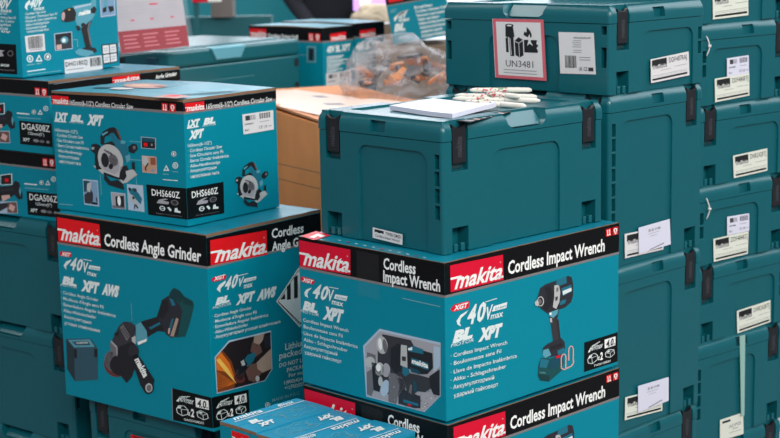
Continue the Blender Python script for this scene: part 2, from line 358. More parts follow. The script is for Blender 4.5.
        barcode(q, .14, .56, .46, .86, 'ink', 20, 1, 5); q.text('UK', (.53,.92), (.62,.92), (.53,.83), 'ink', 1, .01); q.text('CE', (.66,.92), (.76,.92), (.66,.83), 'ink', 1, .01)
        q.poly([(.79,.84),(.93,.84),(.93,.93),(.79,.93)], 'darkgrey', 1)
    elif kind == 'bar':
        barcode(q, .14, .08, .9, .8, 'ink', 24, 1, seed); q.line([(.2,.88),(.84,.88)], .04, 'inkgrey', 1)
    elif kind == 'wide':
        q.text('DHG180ZJ', (.03,.5), (.6,.5), (.03,.18), 'ink', 1, .01); barcode(q, .68, .1, .98, .72, 'ink', 16, 1, 7); q.line([(.05,.75),(.5,.75)], .05, 'inkgrey', 1)
    elif kind == 'grid':
        for i in range(2):
            for j in range(2):
                q.poly([(.06+i*.47,.05+j*.48),(.47+i*.47,.05+j*.48),(.47+i*.47,.47+j*.48),(.06+i*.47,.47+j*.48)], 'sticker', 1)
                q.line([(.12+i*.47,.2+j*.48),(.4+i*.47,.2+j*.48)], .03, 'inkgrey', 2); q.line([(.12+i*.47,.32+j*.48),(.36+i*.47,.32+j*.48)], .03, 'inkgrey', 2)
    o = mb.build(name, parent); return o

# ------------------------------------------------------------------ corner-based boxes
class BoxPlace:
    """upright box: near vertical edge at (x,y), top at zt (measured from the camera), a to the left, b to the right"""
    def __init__(s, x, y, zt, yaw, a, b, h):
        s.x, s.y, s.zt, s.yaw, s.a, s.b, s.h = x, y, zt + ZC, yaw, a, b, h
        s.u = Vector((-math.cos(yaw), math.sin(yaw), 0)); s.v = Vector((math.sin(yaw), math.cos(yaw), 0))
        s.c = Vector((x, y, s.zt)); s.zb = s.zt - h
        s.base = Vector((x, y, s.zb)) + s.u * a / 2 + s.v * b / 2
        s.L = Face(s.c, -s.u, -s.v); s.Rt = Face(s.c, s.v, -s.u); s.T = Face(s.c, s.v, Vector((0, 0, 1)))
    def X(s): return Matrix.Translation(Vector((s.x, s.y, s.zb))) @ Matrix(((s.v.x, s.u.x, 0, 0), (s.v.y, s.u.y, 0, 0), (0, 0, 1, 0), (0, 0, 0, 1)))   # local x along v, y along u, z up

def carton(bp, name, label, cat, group=None, side='teal', lid='teal_lid', band=.21, band_mat='black', stripe=.016, flaps=True, eL=.0012, eR=.0012, ends=False, seed=0, split='v', lift=.0):
    t = thing(name, bp.base, 0, label, cat, group); X = bp.X(); rr = random.Random(seed)
    mb = MB(); mb.box((0, 0, 0), (bp.b, bp.a, bp.h - (.006 if flaps else 0)), side, X); body = mb.build('carton_body', t, bevel=.0012)
    pr = {}
    for k, F, wd in (('L', bp.L, bp.a), ('R', bp.Rt, bp.b)):
        a = Art(F)
        sx = -1 if k == 'L' else 1
        rect = lambda z0, z1, m, L: a.mb.poly([F.w(p, .00022*L) for p in ([(sx*0, -z1), (wd*sx, -z1), (wd*sx, -z0), (0, -z0)] if sx > 0 else [(-wd, -z1), (0, -z1), (0, -z0), (-wd, -z0)])], m)
        if band: rect(eL if k == 'L' else eR, band * bp.h, band_mat, 1); rect(band * bp.h, (band + stripe) * bp.h, 'grey_stripe', 1)
        pr[k] = a
    # plain continuation of the band on the two far sides
    for F, wd in ((Face(bp.c + bp.u*bp.a + bp.v*bp.b, -bp.v, bp.u), bp.b), (Face(bp.c + bp.u*bp.a + bp.v*bp.b, bp.u, bp.v), bp.a)):
        if band:
            s_ = 1 if F.u.dot(-bp.v) > .5 else -1
            xs = (0, wd) if s_ > 0 else (-wd, 0)
            mb2 = MB(); mb2.poly([F.w(p, .0003) for p in ((xs[0], -band*bp.h), (xs[1], -band*bp.h), (xs[1], -.0005), (xs[0], -.0005))], band_mat); mb2.build('printed_band', t)
    if flaps:
        N = 14; T = .0056
        for k in (0, 1):
            f = MB()
            # two wide top flaps meeting in the middle; corrugated edges a little uneven
            V = []; 
            for i in range(N + 1):
                for j in (0, 1):
                    s = i / N
                    if split == 'v': px, py = s * bp.b, (bp.a * .5 * j if k == 0 else bp.a * (.5 + .5 * j) )
                    else: px, py = (bp.b * .5 * j if k == 0 else bp.b * (.5 + .5 * j)), s * bp.a
                    outer = (k == 0 and j == 0) or (k == 1 and j == 1)
                    g = (.0008 if outer else -.0008 if k == 0 else .0008)
                    if not outer: g = -.0006 if k == 0 else .0006
                    if split == 'v': py += g if outer and k == 0 else (-.0008 if outer else g)
                    else: px += g if outer and k == 0 else (-.0008 if outer else g)
                    wob = noise.noise(Vector((s * 9 + seed, j + k * 5.1, seed))) * .0014
                    z = bp.h - .0058 + abs(wob) + (0 if outer else lift)
                    V.append((px, py, z, ))
            P = [X @ Vector(p) for p in V]; Q = [X @ (Vector(p) + Vector((0, 0, T))) for p in V]
            n = len(V); up = [(2*i, 2*i+1, 2*i+3, 2*i+2) for i in range(N)]
            flipq = split == 'v'
            tops = [tuple(q + n for q in fq) for fq in up]; bots = up
            cr = (P[1]-P[0]).cross(P[2]-P[0]).z
            if cr < 0: tops = [t_[::-1] for t_ in tops]
            else: bots = [b_[::-1] for b_ in bots]
            f.add(P + Q, tops, lid); f.add(P + Q, bots, 'kraft_edge')
            side_f = [(2*i, 2*i+2, 2*i+2+n, 2*i+n) for i in range(N)] + [(2*i+1, 2*i+3, 2*i+3+n, 2*i+1+n) for i in range(N)] + [(0,1,1+n,n), (2*N,2*N+1,2*N+1+n,2*N+n)]
            f.add(P + Q, side_f[:-2] if ends else side_f, lid if ends else 'kraft_edge')
            if ends: f.add(P + Q, side_f[-2:], 'kraft_edge')
            f.build('top_flap', t)
    return t, pr, body
def finish(t, pr, name='printed_panel'):
    for k in ('L', 'R'):
        if pr[k].mb.f: pr[k].mb.build(name, t)
def part(a_face, t, name, fn):
    a = Art(a_face); fn(a); return a.mb.build(name, t)

# ------------------------------------------------------------------ stacking tool cases
def eval_mesh(o):
    bpy.context.view_layer.update(); dg = bpy.context.evaluated_depsgraph_get()
    return bpy.data.meshes.new_from_object(o.evaluated_get(dg))
def rr_prism(bm_list, w, d, z0, z1, rv, rt=0):
    """rounded rectangular prism, optional rounded top edge"""
    V = []; n = 5
    def ring(ins, z):
        r = max(rv - ins, .001); pts = []
        for cx, cy, a0 in ((w/2-rv, d/2-rv, 0), (-w/2+rv, d/2-rv, 90), (-w/2+rv, -d/2+rv, 180), (w/2-rv, -d/2+rv, 270)):
            for i in range(n + 1):
                a = R(a0 + 90 * i / n); pts.append((cx + r*math.cos(a), cy + r*math.sin(a), z))
        return pts
    rings = [ring(0, z0)]
    if rt:
        for i in range(6): a = R(90 * i / 5); rings.append(ring(rt * (1 - math.cos(a)) , z1 - rt + rt * math.sin(a)))
    else: rings.append(ring(0, z1))
    k = len(rings[0]); F = []
    for i in range(len(rings)-1):
        for j in range(k): F.append((i*k+j, i*k+(j+1) % k, (i+1)*k+(j+1) % k, (i+1)*k+j))
    F.append(tuple(range(k))[::-1]); F.append(tuple((len(rings)-1)*k+j for j in range(k)))
    return [p for r in rings for p in r], F
CASES = {}
W_, D_ = .395, .295
def case_mesh(h):
    if h in CASES: return CASES[h]
    wx, dy = W_/2, D_/2; zl = h - .032
    cut = MB()
    def cb(lo, hi): cut.box(lo, hi, 'case_dark')
    for sx in (-1, 1):
        x = sx * (wx - .038)
        cb((x-.0185, -dy-.01, h-.080), (x+.0185, -dy+.011, h+.01)); cb((x-.0185, -dy-.01, -.01), (x+.0185, -dy+.024, .040))
        y = dy - .038
        cb((sx*wx-.011, y-.0185, h-.080), (sx*wx+.011, y+.0185, h+.01)); cb((sx*wx-.024, y-.0185, -.01), (sx*wx+.024, y+.0185, .040))
        cb((sx*wx-.008, -.018, h-.026), (sx*wx+.01, .018, h-.008))                       # side grip notch
        # slots near the front end of the sides
        z = h - .052; yy = -dy + .0135
        while z > .075: cb((sx*wx-.018, yy-.0055, z-.023), (sx*wx+.01, yy+.0055, z)); z -= .027
        # rear slots
        xx = sx * (wx - .0135); cb((xx-.006, dy-.018, h-.051), (xx+.006, dy+.01, h-.036)); cb((xx-.006, dy-.018, .048), (xx+.006, dy+.01, .084))
    def arch(cx0, cx1, top, axis, pos, depth):
        r = .020; pts = [(cx0, -.01), (cx1, -.01)]
        for i in range(6): a = R(90*i/5); pts.append((cx1-r+r*math.cos(a), top-r+r*math.sin(a)))
        for i in range(6): a = R(90+90*i/5); pts.append((cx0+r+r*math.cos(a), top-r+r*math.sin(a)))
        A = []; B = []
        for p, z in pts:
            if axis == 'y': A.append((p, pos-depth, z)); B.append((p, pos+depth, z))
            else: A.append((pos-depth, p, z)); B.append((pos+depth, p, z))
        n = len(pts); F = [(i, (i+1) % n, n+(i+1) % n, n+i) for i in range(n)] + [tuple(range(n))[::-1], tuple(range(n, 2*n))]
        bm = bmesh.new(); vs_ = [bm.verts.new(p) for p in A+B]
        for f in F: bm.faces.new([vs_[i] for i in f])
        bmesh.ops.recalc_face_normals(bm, faces=bm.faces); bm.verts.index_update()
        cut.add([v.co.copy() for v in bm.verts], [[v.index for v in f.verts] for f in bm.faces], 'case_dark'); bm.free()
    arch(-.083, .083, h-.056, 'y', -dy, .0042); arch(-.083, .083, h-.056, 'y', dy, .0042)
    for sx in (-1, 1): arch(-.112, .048, h-.050, 'x', sx*wx, .0042)
    # handle scoops in the lid, front and rear
    for sy in (-1, 1):
        pts = [(-.052, h+.01), (-.052, h-.003), (-.046, h-.018), (-.036, h-.026), (.036, h-.026), (.046, h-.018), (.052, h-.003), (.052, h+.01)]
        A = [(x, sy*dy-(.030 if sy < 0 else -.0)*0-.03*(1 if sy>0 else 0)-.013*(sy<0), z) for x, z in pts]; B = [(x, sy*dy+.013*(sy>0)+.03*(sy<0), z) for x, z in pts]; n = len(pts)
        bm = bmesh.new(); vs_ = [bm.verts.new(p) for p in A+B]
        for f in [(i, (i+1) % n, n+(i+1) % n, n+i) for i in range(n)] + [tuple(range(n)), tuple(range(n, 2*n))]: bm.faces.new([vs_[i] for i in f])
        bmesh.ops.recalc_face_normals(bm, faces=bm.faces); bm.verts.index_update()
        cut.add([v.co.copy() for v in bm.verts], [[v.index for v in f.verts] for f in bm.faces], 'case_dark'); bm.free()
    # sunken top field
    V, F = rr_prism(None, W_-.075, D_-.075, h-.0035, h+.02, .01); cut.add(V, F, 'case')
    cutter = cut.build('c')
    bpy.context.view_layer.update()
    out = []
    for z0, z1, rt in ((.0, zl-.0006, 0), (zl+.0006, h, .019)):
        mb = MB(); V, F = rr_prism(None, W_ + (.002 if rt else 0), D_ + (.002 if rt else 0), z0, z1, .0075, rt); mb.add(V, F, 'case'); o = mb.build('b')
        md = o.modifiers.new('b', 'BOOLEAN'); md.operation = 'DIFFERENCE'; md.solver = 'EXACT'; md.object = cutter; md.use_self = True
        me = eval_mesh(o); o.modifiers.clear(); o.data = me
        o.modifiers.new('t', 'TRIANGULATE'); md = o.modifiers.new('v', 'BEVEL'); md.width = .0011; md.segments = 2; md.limit_method = 'ANGLE'; md.angle_limit = R(45)
        o.data.polygons.foreach_set('use_smooth', [True]*len(o.data.polygons)); wn = o.modifiers.new('w', 'WEIGHTED_NORMAL'); wn.weight = 100; wn.keep_sharp = False
        me2 = eval_mesh(o); bpy.data.objects.remove(o)
        me2.materials.clear(); me2.materials.append(MATS['case'])
        me2.polygons.foreach_set('material_index', [0]*len(me2.polygons)); pass
        out.append(me2)
    bpy.data.objects.remove(cutter)
    CASES[h] = out; return out
def place_mat(loc, rz): return Matrix.Translation(loc) @ Matrix.Rotation(rz, 4, 'Z')
PARTCACHE = {}
def case_parts(h):
    if h in PARTCACHE: return PARTCACHE[h]
    wx, dy = W_/2, D_/2
    def mk(mb, name, bev=.0012):
        o = mb.build(name, bevel=bev); me = eval_mesh(o); bpy.data.objects.remove(o); return me
    # latch in its own space: faces -Y, origin at lid top on the outer surface
    l = MB(); l.box((-.0150, .0005, -.068), (.0150, .010, -.012), 'latch')
    l.add([(-.0150,.0005,-.012),(.0150,.0005,-.012),(.0150,.0005,-.006),(.0075,.0005,-.011),(0,.0005,-.0125),(-.0075,.0005,-.011),(-.0150,.0005,-.006),
           (-.0150,.010,-.012),(.0150,.010,-.012),(.0150,.010,-.006),(.0075,.010,-.011),(0,.010,-.0125),(-.0075,.010,-.011),(-.0150,.010,-.006)],
          [(0,1,2,3,4,5,6),(13,12,11,10,9,8,7),(2,9,10,3),(3,10,11,4),(4,11,12,5),(5,12,13,6),(1,8,9,2),(6,13,7,0)], 'latch')
    l.box((-.0150, .0085, -.078), (.0150, .0105, -.068), 'case_dark')
    latch = mk(l, 'latch', .0008)
    F = Face((0, .0003, 0), (1, 0, 0), (0, -1, 0)); a = Art(F, lambda x, y: Vector((x, y)))
    a.text('makita', (.005, -.058), (.005, -.026), (-.004, -.058), 'latch_text', 0, .02, xh=True)
    o = a.mb.build('m'); mark = o.data; bpy.data.objects.remove(o)
    c = MB(); c.box((-.0125, .002, 0), (-.0035, .0135, .013), 'case'); c.box((.0035, .002, 0), (.0125, .0135, .013), 'case'); foot = mk(c, 'clip')
    hd = MB(); hd.add([(-.047,.0270,-.004),(-.043,.0080,-.0185),(-.035,.0015,-.0245),(.035,.0015,-.0245),(.043,.0080,-.0185),(.047,.0270,-.004),
                       (-.046,.0295,-.004),(-.041,.0295,-.017),(-.034,.0295,-.0255),(.034,.0295,-.0255),(.041,.0295,-.017),(.046,.0295,-.004)],
                      [(0,1,2,3,4,5),(11,10,9,8,7,6),(0,6,7,1),(1,7,8,2),(2,8,9,3),(3,9,10,4),(4,10,11,5),(5,11,6,0)], 'case'); handle = mk(hd, 'handle', .002)
    PARTCACHE[h] = (latch, mark, foot, handle); return PARTCACHE[h]
def tool_case(bp, front, label, group='stacking tool cases', name='tool_case'):
    """front: 'R' or 'L' = which visible side carries the two latches; 'LB' = the hinge side faces left, 'RB' right"""
    h = bp.h; body, lid = case_mesh(h); latch, mark, foot, handle = case_parts(h)
    nrm = {'R': -bp.u, 'L': -bp.v, 'LB': bp.v, 'RB': bp.u}[front]
    rz = math.atan2(nrm.y, nrm.x) + math.pi/2
    t = thing(name, bp.base, rz, label, 'tool case', group)
    def add(nm, me, par, loc=(0,0,0), r=0):
        o = bpy.data.objects.new(nm, me); COL.objects.link(o); o.parent = par; o.location = loc; o.rotation_euler = (0, 0, r); return o
    add('case_body', body, t); lo = add('case_lid', lid, t)
    wx, dy = W_/2, D_/2
    for (x, y, r) in ((-wx+.038, -dy, 0), (wx-.038, -dy, 0), (wx, dy-.038, math.pi/2), (-wx, dy-.038, -math.pi/2)):
        l = add('latch', latch, t, (x, y, h), r); add('latch_mark', mark, l)
        add('stacking_clip', foot, t, (x, y, .0005), r)
    add('handle', handle, t, (0, -dy, h)); add('handle', handle, t, (0, dy, h), math.pi)
    return t

# ================================================================== SETTING
def slab(name, lo, hi, m):
    mb = MB(); mb.box(lo, hi, m); return struct(mb.build(name))
slab('floor', (-9, -4, -.1), (9, 13, 0), 'floor')
slab('wall_back', (-9, 12, 0), (9, 12.1, 6.5), 'wall')
# low risers that carry the stacks, each just under its lowest box
def riser(n, bp, m='plinth', ztop=None):
    mb = MB(); mb.box((0, 0, -(bp.zb)), (bp.b, bp.a, -.0008), m, bp.X()); o = mb.build('trim_%d' % n); return struct(o)
# exhibition booth behind: teal panels
slab('wall_booth', (-2.6, 7.6, 0), (-.40, 7.7, 1.32), 'booth_teal')
slab('wall_booth_side', (-2.6, 6.9, 0), (-.84, 7.0, .98), 'booth_dark')

# ================================================================== LARGE BOXES
W1 = BoxPlace(.0825, 2.3868, -.5059, .7929, .3392, .4419, .2559)
def wrench_box(bp, label):
    t, pr, body = carton(bp, 'impact_wrench_box', label, 'box', 'impact wrench cartons', band=.203, seed=3, lift=.0)
    Rr, L = pr['R'], pr['L']
    part(bp.Rt, t, 'brand_logo', lambda a: logo(a, ((450,265.4),(502.8,254.6),(503.3,279.7),(450.5,292.3)), 'crimson'))
    part(bp.L, t, 'brand_logo', lambda a: logo(a, ((299,240),(350.5,249.6),(350.7,274.8),(300.2,266.2)), 'crimson'))
    Rr.text('Cordless Impact Wrench', (507.7,274.3), (604.4,250.7), (507.9,261.3), 'white', 2, .026)
    icons(Rr, ((605.7,229.2),(610.9,228.0),(611.1,235.6),(605.9,236.8)), ((612.4,227.6),(617.8,226.4),(618,234),(612.6,235.2)))
    volt(Rr, [(450.1,309.1),(454.2,304.5),(468.1,300.9),(469.6,302.5),(468.1,308.1),(452.7,311.9)], ((453.4,310.5),(466.8,307.1),(454.6,305.6)),
         ((465.8,324.6),(483.5,319.8),(469.2,306)), ((484,321),(490.6,317.5),(486,307.5)),
         [(468.1,310.2),(460.4,314.8),(456.3,320.9),(457.3,324.5),(460.9,326.3),(459.4,323),(461.0,318),(466,313.2)],
         [(493.6,306.2),(507.1,301.9),(506.1,307.8),(491.9,311.7)], ((490.2,319.4),(502.5,316.2),(490.8,314.4)), [(485,302),(496.9,298.3)])
    bl(Rr, ((452.5,342.7),(472,337),(457,331.5)), ((450.6,347.6),(473.5,341.3),(451.6,344)))
    Rr.text('XPT', (478,341), (500,335.5), (482,329), 'textwhite', 2, .075)
    lines(Rr, [('· Cordless Impact Wrench', (450.5,358), (507,344)), ('· Boulonneuse sans Fil', (450.5,366), (501,352.8)), ('· Llave de Impacto Inalámbrica', (450.5,374.4), (516.7,357.3)),
               ('· Akku - Schlagschrauber', (450.5,382.2), (506,367.8)), ('· Аккумуляторный', (450.5,390), (494,379)), ('ударный гайковерт', (453.6,397.6), (498,386))], 4.1)
    part(bp.Rt, t, 'kit_panel', lambda a: kitpanel(a, ((584.1,342.5),(617.5,332),(617.5,361.3),(583.9,372)), 'TW001GM201'))
    def wrench(a):
        P = a.poly
        P([(540,288),(545,284.5),(556,280.5),(562,278),(568,275.8),(571.5,277),(573,284),(573,295),(571,302),(565,307.5),(559,309.5),(556,318),(548,314),(541,309),(537.5,303),(538,295)], 'tooldark', 2)
        P([(556,281),(560,278.5),(566,276.5),(566.5,283),(560,285.5),(556,285)], 'toolteal', 3)
        P([(554,285.5),(558.5,284),(560,292),(559,302),(556,309),(552.5,307),(554,297)], 'silver', 3); P([(556,288),(558,287),(558,291),(556,292)], 'midgrey', 4); P([(555,297),(557.5,296),(557,300),(555,301)], 'darkgrey', 4)
        P([(561,288.5),(571,284.5),(571.5,291.5),(562.5,296)], 'toolteal', 3); P([(562,291),(571,287.5),(571.2,290.8),(562.6,295)], 'textwhite', 4)
        P([(560,301),(566,299),(565,303),(559.5,305.5)], 'toolteal', 3)
        a.ell(540.3,301.5,4.2,6.2,'tooldark',3); a.ell(540.2,301.2,3.4,5.0,'silver',4); a.ell(540,301.2,2.5,4,'toolblack',5); a.ell(539.4,301.5,1.6,2.6,'midgrey',6)
        P([(534,302),(537,299.5),(538.2,303),(537.6,306),(534.8,305.5)], 'silver', 7)
        P([(544,288),(549,286),(552.5,293),(552,303),(547,311),(543,308),(546.5,300),(546.5,293)], 'toolblack', 3)
        P([(549,312),(556,308.5),(559.5,306),(558,315),(557,321),(559.5,339),(552.8,341.3),(551,326),(549,319)], 'darkgrey', 2)
        P([(548.5,312.5),(553,311),(558.2,309),(557,314),(553,318),(549,316)], 'toollight', 3); P([(549,313),(551.2,312.4),(551.2,315),(549.3,315)], 'white', 4); P([(549.5,318),(551.6,318),(552,322.5),(550,322)], 'silver', 3)
        P([(556,320),(558.3,319),(560.3,338),(558.8,338.5)], 'tooldark', 3)
        P([(542.5,348),(547,344),(552,341.5),(561,337.8),(564.5,342),(565,349),(560,355),(545,358),(542.5,354)], 'tooldark', 2)
        P([(543,350),(548,348.5),(551,355),(545,358),(542.3,355)], 'toollight', 3); P([(550,347),(561,343),(562,346),(551,350)], 'toolblack', 3)
        P([(557,350.5),(564,347.5),(564.5,352),(558,355)], 'toolteal', 3); P([(555.5,356),(560,354.5),(560,357),(556,358.5)], 'crimson', 4)
        P([(540.5,358),(545,357.5),(550,358.5),(563,353.5),(563.5,364),(561,371),(549,381.5),(540,380.5),(537.5,376),(538,366)], 'battgreen', 2)
        P([(540.5,358.5),(549,360),(546,368),(539,367)], 'toolteal', 3); P([(538.2,374),(549.5,375.5),(549,381.5),(540,380.5)], 'battdeep', 3); a.text('makita', (538.8,373),(545,373.6),(538.9,371.4),'texthalf',4,.0,xh=True)
        P([(549.5,360.5),(563,355.5),(563,363),(549.8,370)], 'tooltealdark', 3)
        for x0, y0 in ((560.9,354.5),(568.3,346.5)):
            a.line([(x0,y0+14),(x0,y0+3),(x0+1.2,y0),(x0+3.4,y0-.6),(x0+4.6,y0+2),(x0+4.4,y0+14)], 1.1, 'pinkish', 4)
        a.line([(561,368),(563.5,369.5),(571,366),(573,363),(573,360)], 1.3, 'pinkish', 4)
    part(bp.Rt, t, 'product_picture', wrench)
    # left side
    L.text('Cordless', (383.6,268.6), (415.8,274.2), (383.6,257.6), 'white', 2, .026); L.text('Impact Wrench', (383.4,281.3), (440.3,291.6), (383.4,270.2), 'white', 2, .026)
    L.line([(402.6,298.2),(440.5,306.7)], .8, 'texthalf', 2)
    volt(L, [(300.4,277.9),(302.7,276.4),(314,279.6),(315,281.8),(313,284.4),(301.9,281.8)], ((302.4,281.1),(312.6,283.8),(303.6,277.7)),
         ((312,297),(326.6,300),(316,284)), ((327.4,300.3),(333,300.8),(329,289.5)),
         [(312,287.5),(306.5,289.5),(304.4,292.6),(305.3,296.2),(308.4,297.8),(307.5,294.5),(308.6,291.2),(311,289)],
         [(335.6,294.1),(347.9,296.2),(346.3,301.1),(334,298.4)], ((332,303.9),(343.3,306.6),(332.5,299.8)), [(329,287),(338.6,288.7)])
    bl(L, ((303,309),(317.5,312.6),(306,301.3)), ((300.6,312.2),(319,316.4),(301.1,309.4)))
    L.text('XPT', (323,318), (341.6,322), (327,307), 'textwhite', 2, .075)
    lines(L, [('· Cordless Impact Wrench', (301.2,320.8), (348.6,332.3)), ('· Boulonneuse sans Fil', (301.4,327.3), (342.7,337.6)), ('· Llave de Impacto Inalámbrica', (301.5,333.9), (357.8,348.3)),
              ('· Akku - Schlagschrauber', (301.8,340.3), (347.9,352.1)), ('· Аккумуляторный', (302.2,347), (337.5,355.7)), ('ударный гайковерт', (304.8,353.6), (341.8,363.4))], 3.5)
    def photo(a):
        P = a.poly
        P([(363.3,345.6),(379.8,328.7),(440.9,342.7),(440.9,395.9),(424.6,412.1),(366.4,396.4)], 'paleblue', 2)
        P([(365.3,346.8),(380.4,331.2),(440.4,345),(440.4,395.5),(424.2,411.2),(367.4,395.6)], 'lightgrey', 3)
        P([(383,334),(411,340),(414,345),(404,398),(388,394),(378,370),(378,350)], 'darkgrey', 4)
        P([(367.5,352),(376,355),(376,364),(370,368),(366.5,364)], 'midgrey', 4); P([(367,372),(374,368),(377,380),(372,396),(367.4,394)], 'midgrey', 4)
        P([(372,362),(379,364),(383,376),(380,392),(374,390)], 'toolblack', 5)
        a.ell(382.5,345,5.6,9,'silver',5,18,-.15); a.ell(385.5,345.8,2.2,7,'midgrey',6,14,-.15); a.ell(380.8,344,2.0,6,'white',6,14,-.1)
        a.ell(370.5,362,5,5.5,'silver',5); a.ell(380,369,4.8,6.8,'silver',5); a.ell(379,367.5,2.5,4,'white',6); a.ell(386.5,370,4.2,7,'lightgrey',5); a.ell(385.5,388,4.2,8.5,'paleblue',5,16,.2); a.ell(381,381,2.2,5,'silver',6)
        P([(391,348),(399,343),(402,346),(402,370),(396,374),(391,366)], 'toolblack', 5)
        P([(401.5,344.5),(407.5,345.5),(408,368),(401,365)], 'silver', 6); P([(402.5,356),(406.5,356.5),(406.5,361),(402.5,360.5)], 'darkgrey', 7)
        P([(408,351),(415,347.5),(424,350.5),(433,353),(433.5,368),(428,374),(419,374),(409,368)], 'toolblack', 6)
        P([(408,347.5),(414,345.5),(424,349.5),(424,354),(409,351)], 'toolteal', 7); P([(409,348),(413,346.8),(413,350),(409,350)], 'white', 8)
        P([(412,357.5),(429,363),(429,370),(412,364)], 'toolteal', 7); a.text('makita', (412.4,362.6),(428.8,368),(412.8,359.2),'white',8,.05,xh=True)
        P([(403,366),(409,368),(411,375),(407,378),(403,373)], 'toolteal', 6); P([(410,366.5),(419,370),(422,374),(412,372)], 'tooltealdark', 7)
        # floor and gloved hand
        P([(394,374),(402,377),(412,385),(432,379),(440.4,388),(440.4,395.5),(424.2,411.2),(389,401.6),(389,380)], 'lightgrey', 4)
        P([(389,372),(397,374),(400,386),(397,404),(389,401.6)], 'midgrey', 5)
        rr = random.Random(5)
        for i in range(90):
            x, y = rr.uniform(390, 438), rr.uniform(376, 408)
            if y < 412 - (x - 424) * 1.0 and y < 401 + (x - 389) * .27: a.ell(x, y, .6, .5, 'midgrey' if i % 3 else 'white', 5, 5)
        P([(406,376),(411,373),(420,375),(431,378),(432,388),(426,392),(418,391),(413,396),(407,391)], 'darkgrey', 7); P([(414,380),(417,382),(418,392),(414.5,391)], 'tooltealdark', 8)
        P([(411,384),(413,385),(412,394),(409.5,392)], 'midgrey', 8)
        P([(430,376),(440.4,369),(440.4,395.5),(434,394),(431,387)], 'toolblack', 8)
        P([(399,397),(404,389),(412,393),(421,396),(421,408),(415,408),(399,403.5)], 'tooldark', 6); P([(404,399),(419,403.5),(419,406),(404,402)], 'toolteal', 7); P([(408.5,403.5),(412,404.5),(412,406.2),(408.5,405.2)], 'crimson', 8)
        P([(434,346),(440.4,347),(440.4,366),(434,372)], 'paleblue', 4)
    part(bp.L, t, 'product_photograph', photo)
    # strip of clear tape over the lid edge
    tp = Art(bp.L); tp.poly([(357,250.3),(379,254.8),(380.4,300),(358,295)], 'clear_tape', 6); tp.mb.build('clear_tape', t)
    finish(t, pr); return t
w1 = wrench_box(W1, 'large teal impact wrench carton directly under the closed tool case')
b = W1.base
w2 = dup(w1, (b.x + .002, b.y - .001, b.z - .2605), 'lower teal impact wrench carton, bottom of the middle stack, cut by the frame')
# red print on the exposed left corner of the upper carton's top
tp = Art(W1.T); tp.f = Face(W1.c + Vector((0,0,.0006)), W1.v, Vector((0,0,1)))
tp.poly([(301,236.2),(316,231.2),(331,235.6),(314,240.4)], 'crimson', 2); tp.poly([(309,237.4),(318,233.8),(320,234.6),(326,236.2),(321,237.4),(318,236.2),(314,238.6)], 'white', 3)
for i in range(11):
    x = 338 + i * 8.5; y = 240.0 + i * 1.72; tp.poly([(x,y),(x+2.6,y+.5),(x+3.4,y+1.1),(x+.6,y+.8)], 'crimson' if i % 4 == 1 else 'textwhite', 2)
tp.mb.build('lid_print', w1)

G = BoxPlace(-.3239, 2.7317, -.5204, .6825, .4094, .3036, .362)
gt, pr, _ = carton(G, 'angle_grinder_box', 'tall teal angle grinder carton under the circular saw carton', 'box', band=.158, stripe=.012, seed=7, lift=.0, eL=.0022, eR=.0062)
Rr, L = pr['R'], pr['L']
part(G.L, gt, 'brand_logo', lambda a: logo(a, ((57,217),(99.5,224.2),(101.2,247.7),(58.6,241.2))))
part(G.Rt, gt, 'brand_logo', lambda a: logo(a, ((210,240.2),(266.6,230.2),(266.9,254.6),(210.6,265.3))))
L.text('Cordless Angle Grinder', (104.3,245.2), (201.3,262.2), (104.4,233.4), 'white', 2, .026)
volt(L, [(59.5,253.5),(61.4,250.9),(71,252.2),(71.9,254.7),(70.4,257.3),(60.8,256)], ((61.4,255.4),(70,256.8),(62.4,251.9)),
     ((69.8,268.8),(81.6,271),(72.6,257.5)), ((82.6,271.6),(87.6,272.4),(83.8,262)), [(71.6,259.4),(66.2,261.5),(63.7,265.6),(66.5,270),(66.2,266.3),(70.8,261.5)],
     [(89.6,265),(100.5,266.8),(99.9,270.6),(88.6,268.8)], ((87.3,274.6),(96.8,277),(87.8,271)), [(83.5,259.3),(92,260.8)])
bl(L, ((62.4,283.5),(76.5,286),(65,276.5)), ((60.8,285.9),(77.3,288.7),(61.1,283.6)))
L.text('XPT', (81.3,290), (98,293), (84,280.5), 'textwhite', 2, .075); L.text('AWS', (102,293.6), (118,296.6), (105,284), 'textwhite', 2, .075)
lines(L, [('· Cordless Angle Grinder', (61.4,293.5), (98.6,301.6)), ("· Meuleuse d'Angle sans Fil", (61.4,299.3), (103.5,308.6)), ('· Esmeriladora Angular Inalámbrica', (61.7,305.3), (115.9,317.4)),
          ('· Akku-Winkelschleifer', (62,311.3), (96.3,319)), ('· Аккумуляторная', (62.7,317.4), (91.5,324.3)), ('угловая шлифмашина', (64.5,324.2), (100,332.4))], 3.3)
part(G.L, gt, 'kit_panel', lambda a: kitpanel(a, ((172.3,388),(211.3,397.6),(213.1,428.4),(173.2,420)), 'GA023GM201'))
part(G.Rt, gt, 'kit_panel', lambda a: kitpanel(a, ((211.4,397.6),(248.5,389.3),(249.8,417.8),(213.2,428.4)), 'GA023GM201'))
L.line([(172.2,388),(173,420)], .6, 'inkgrey', 3)
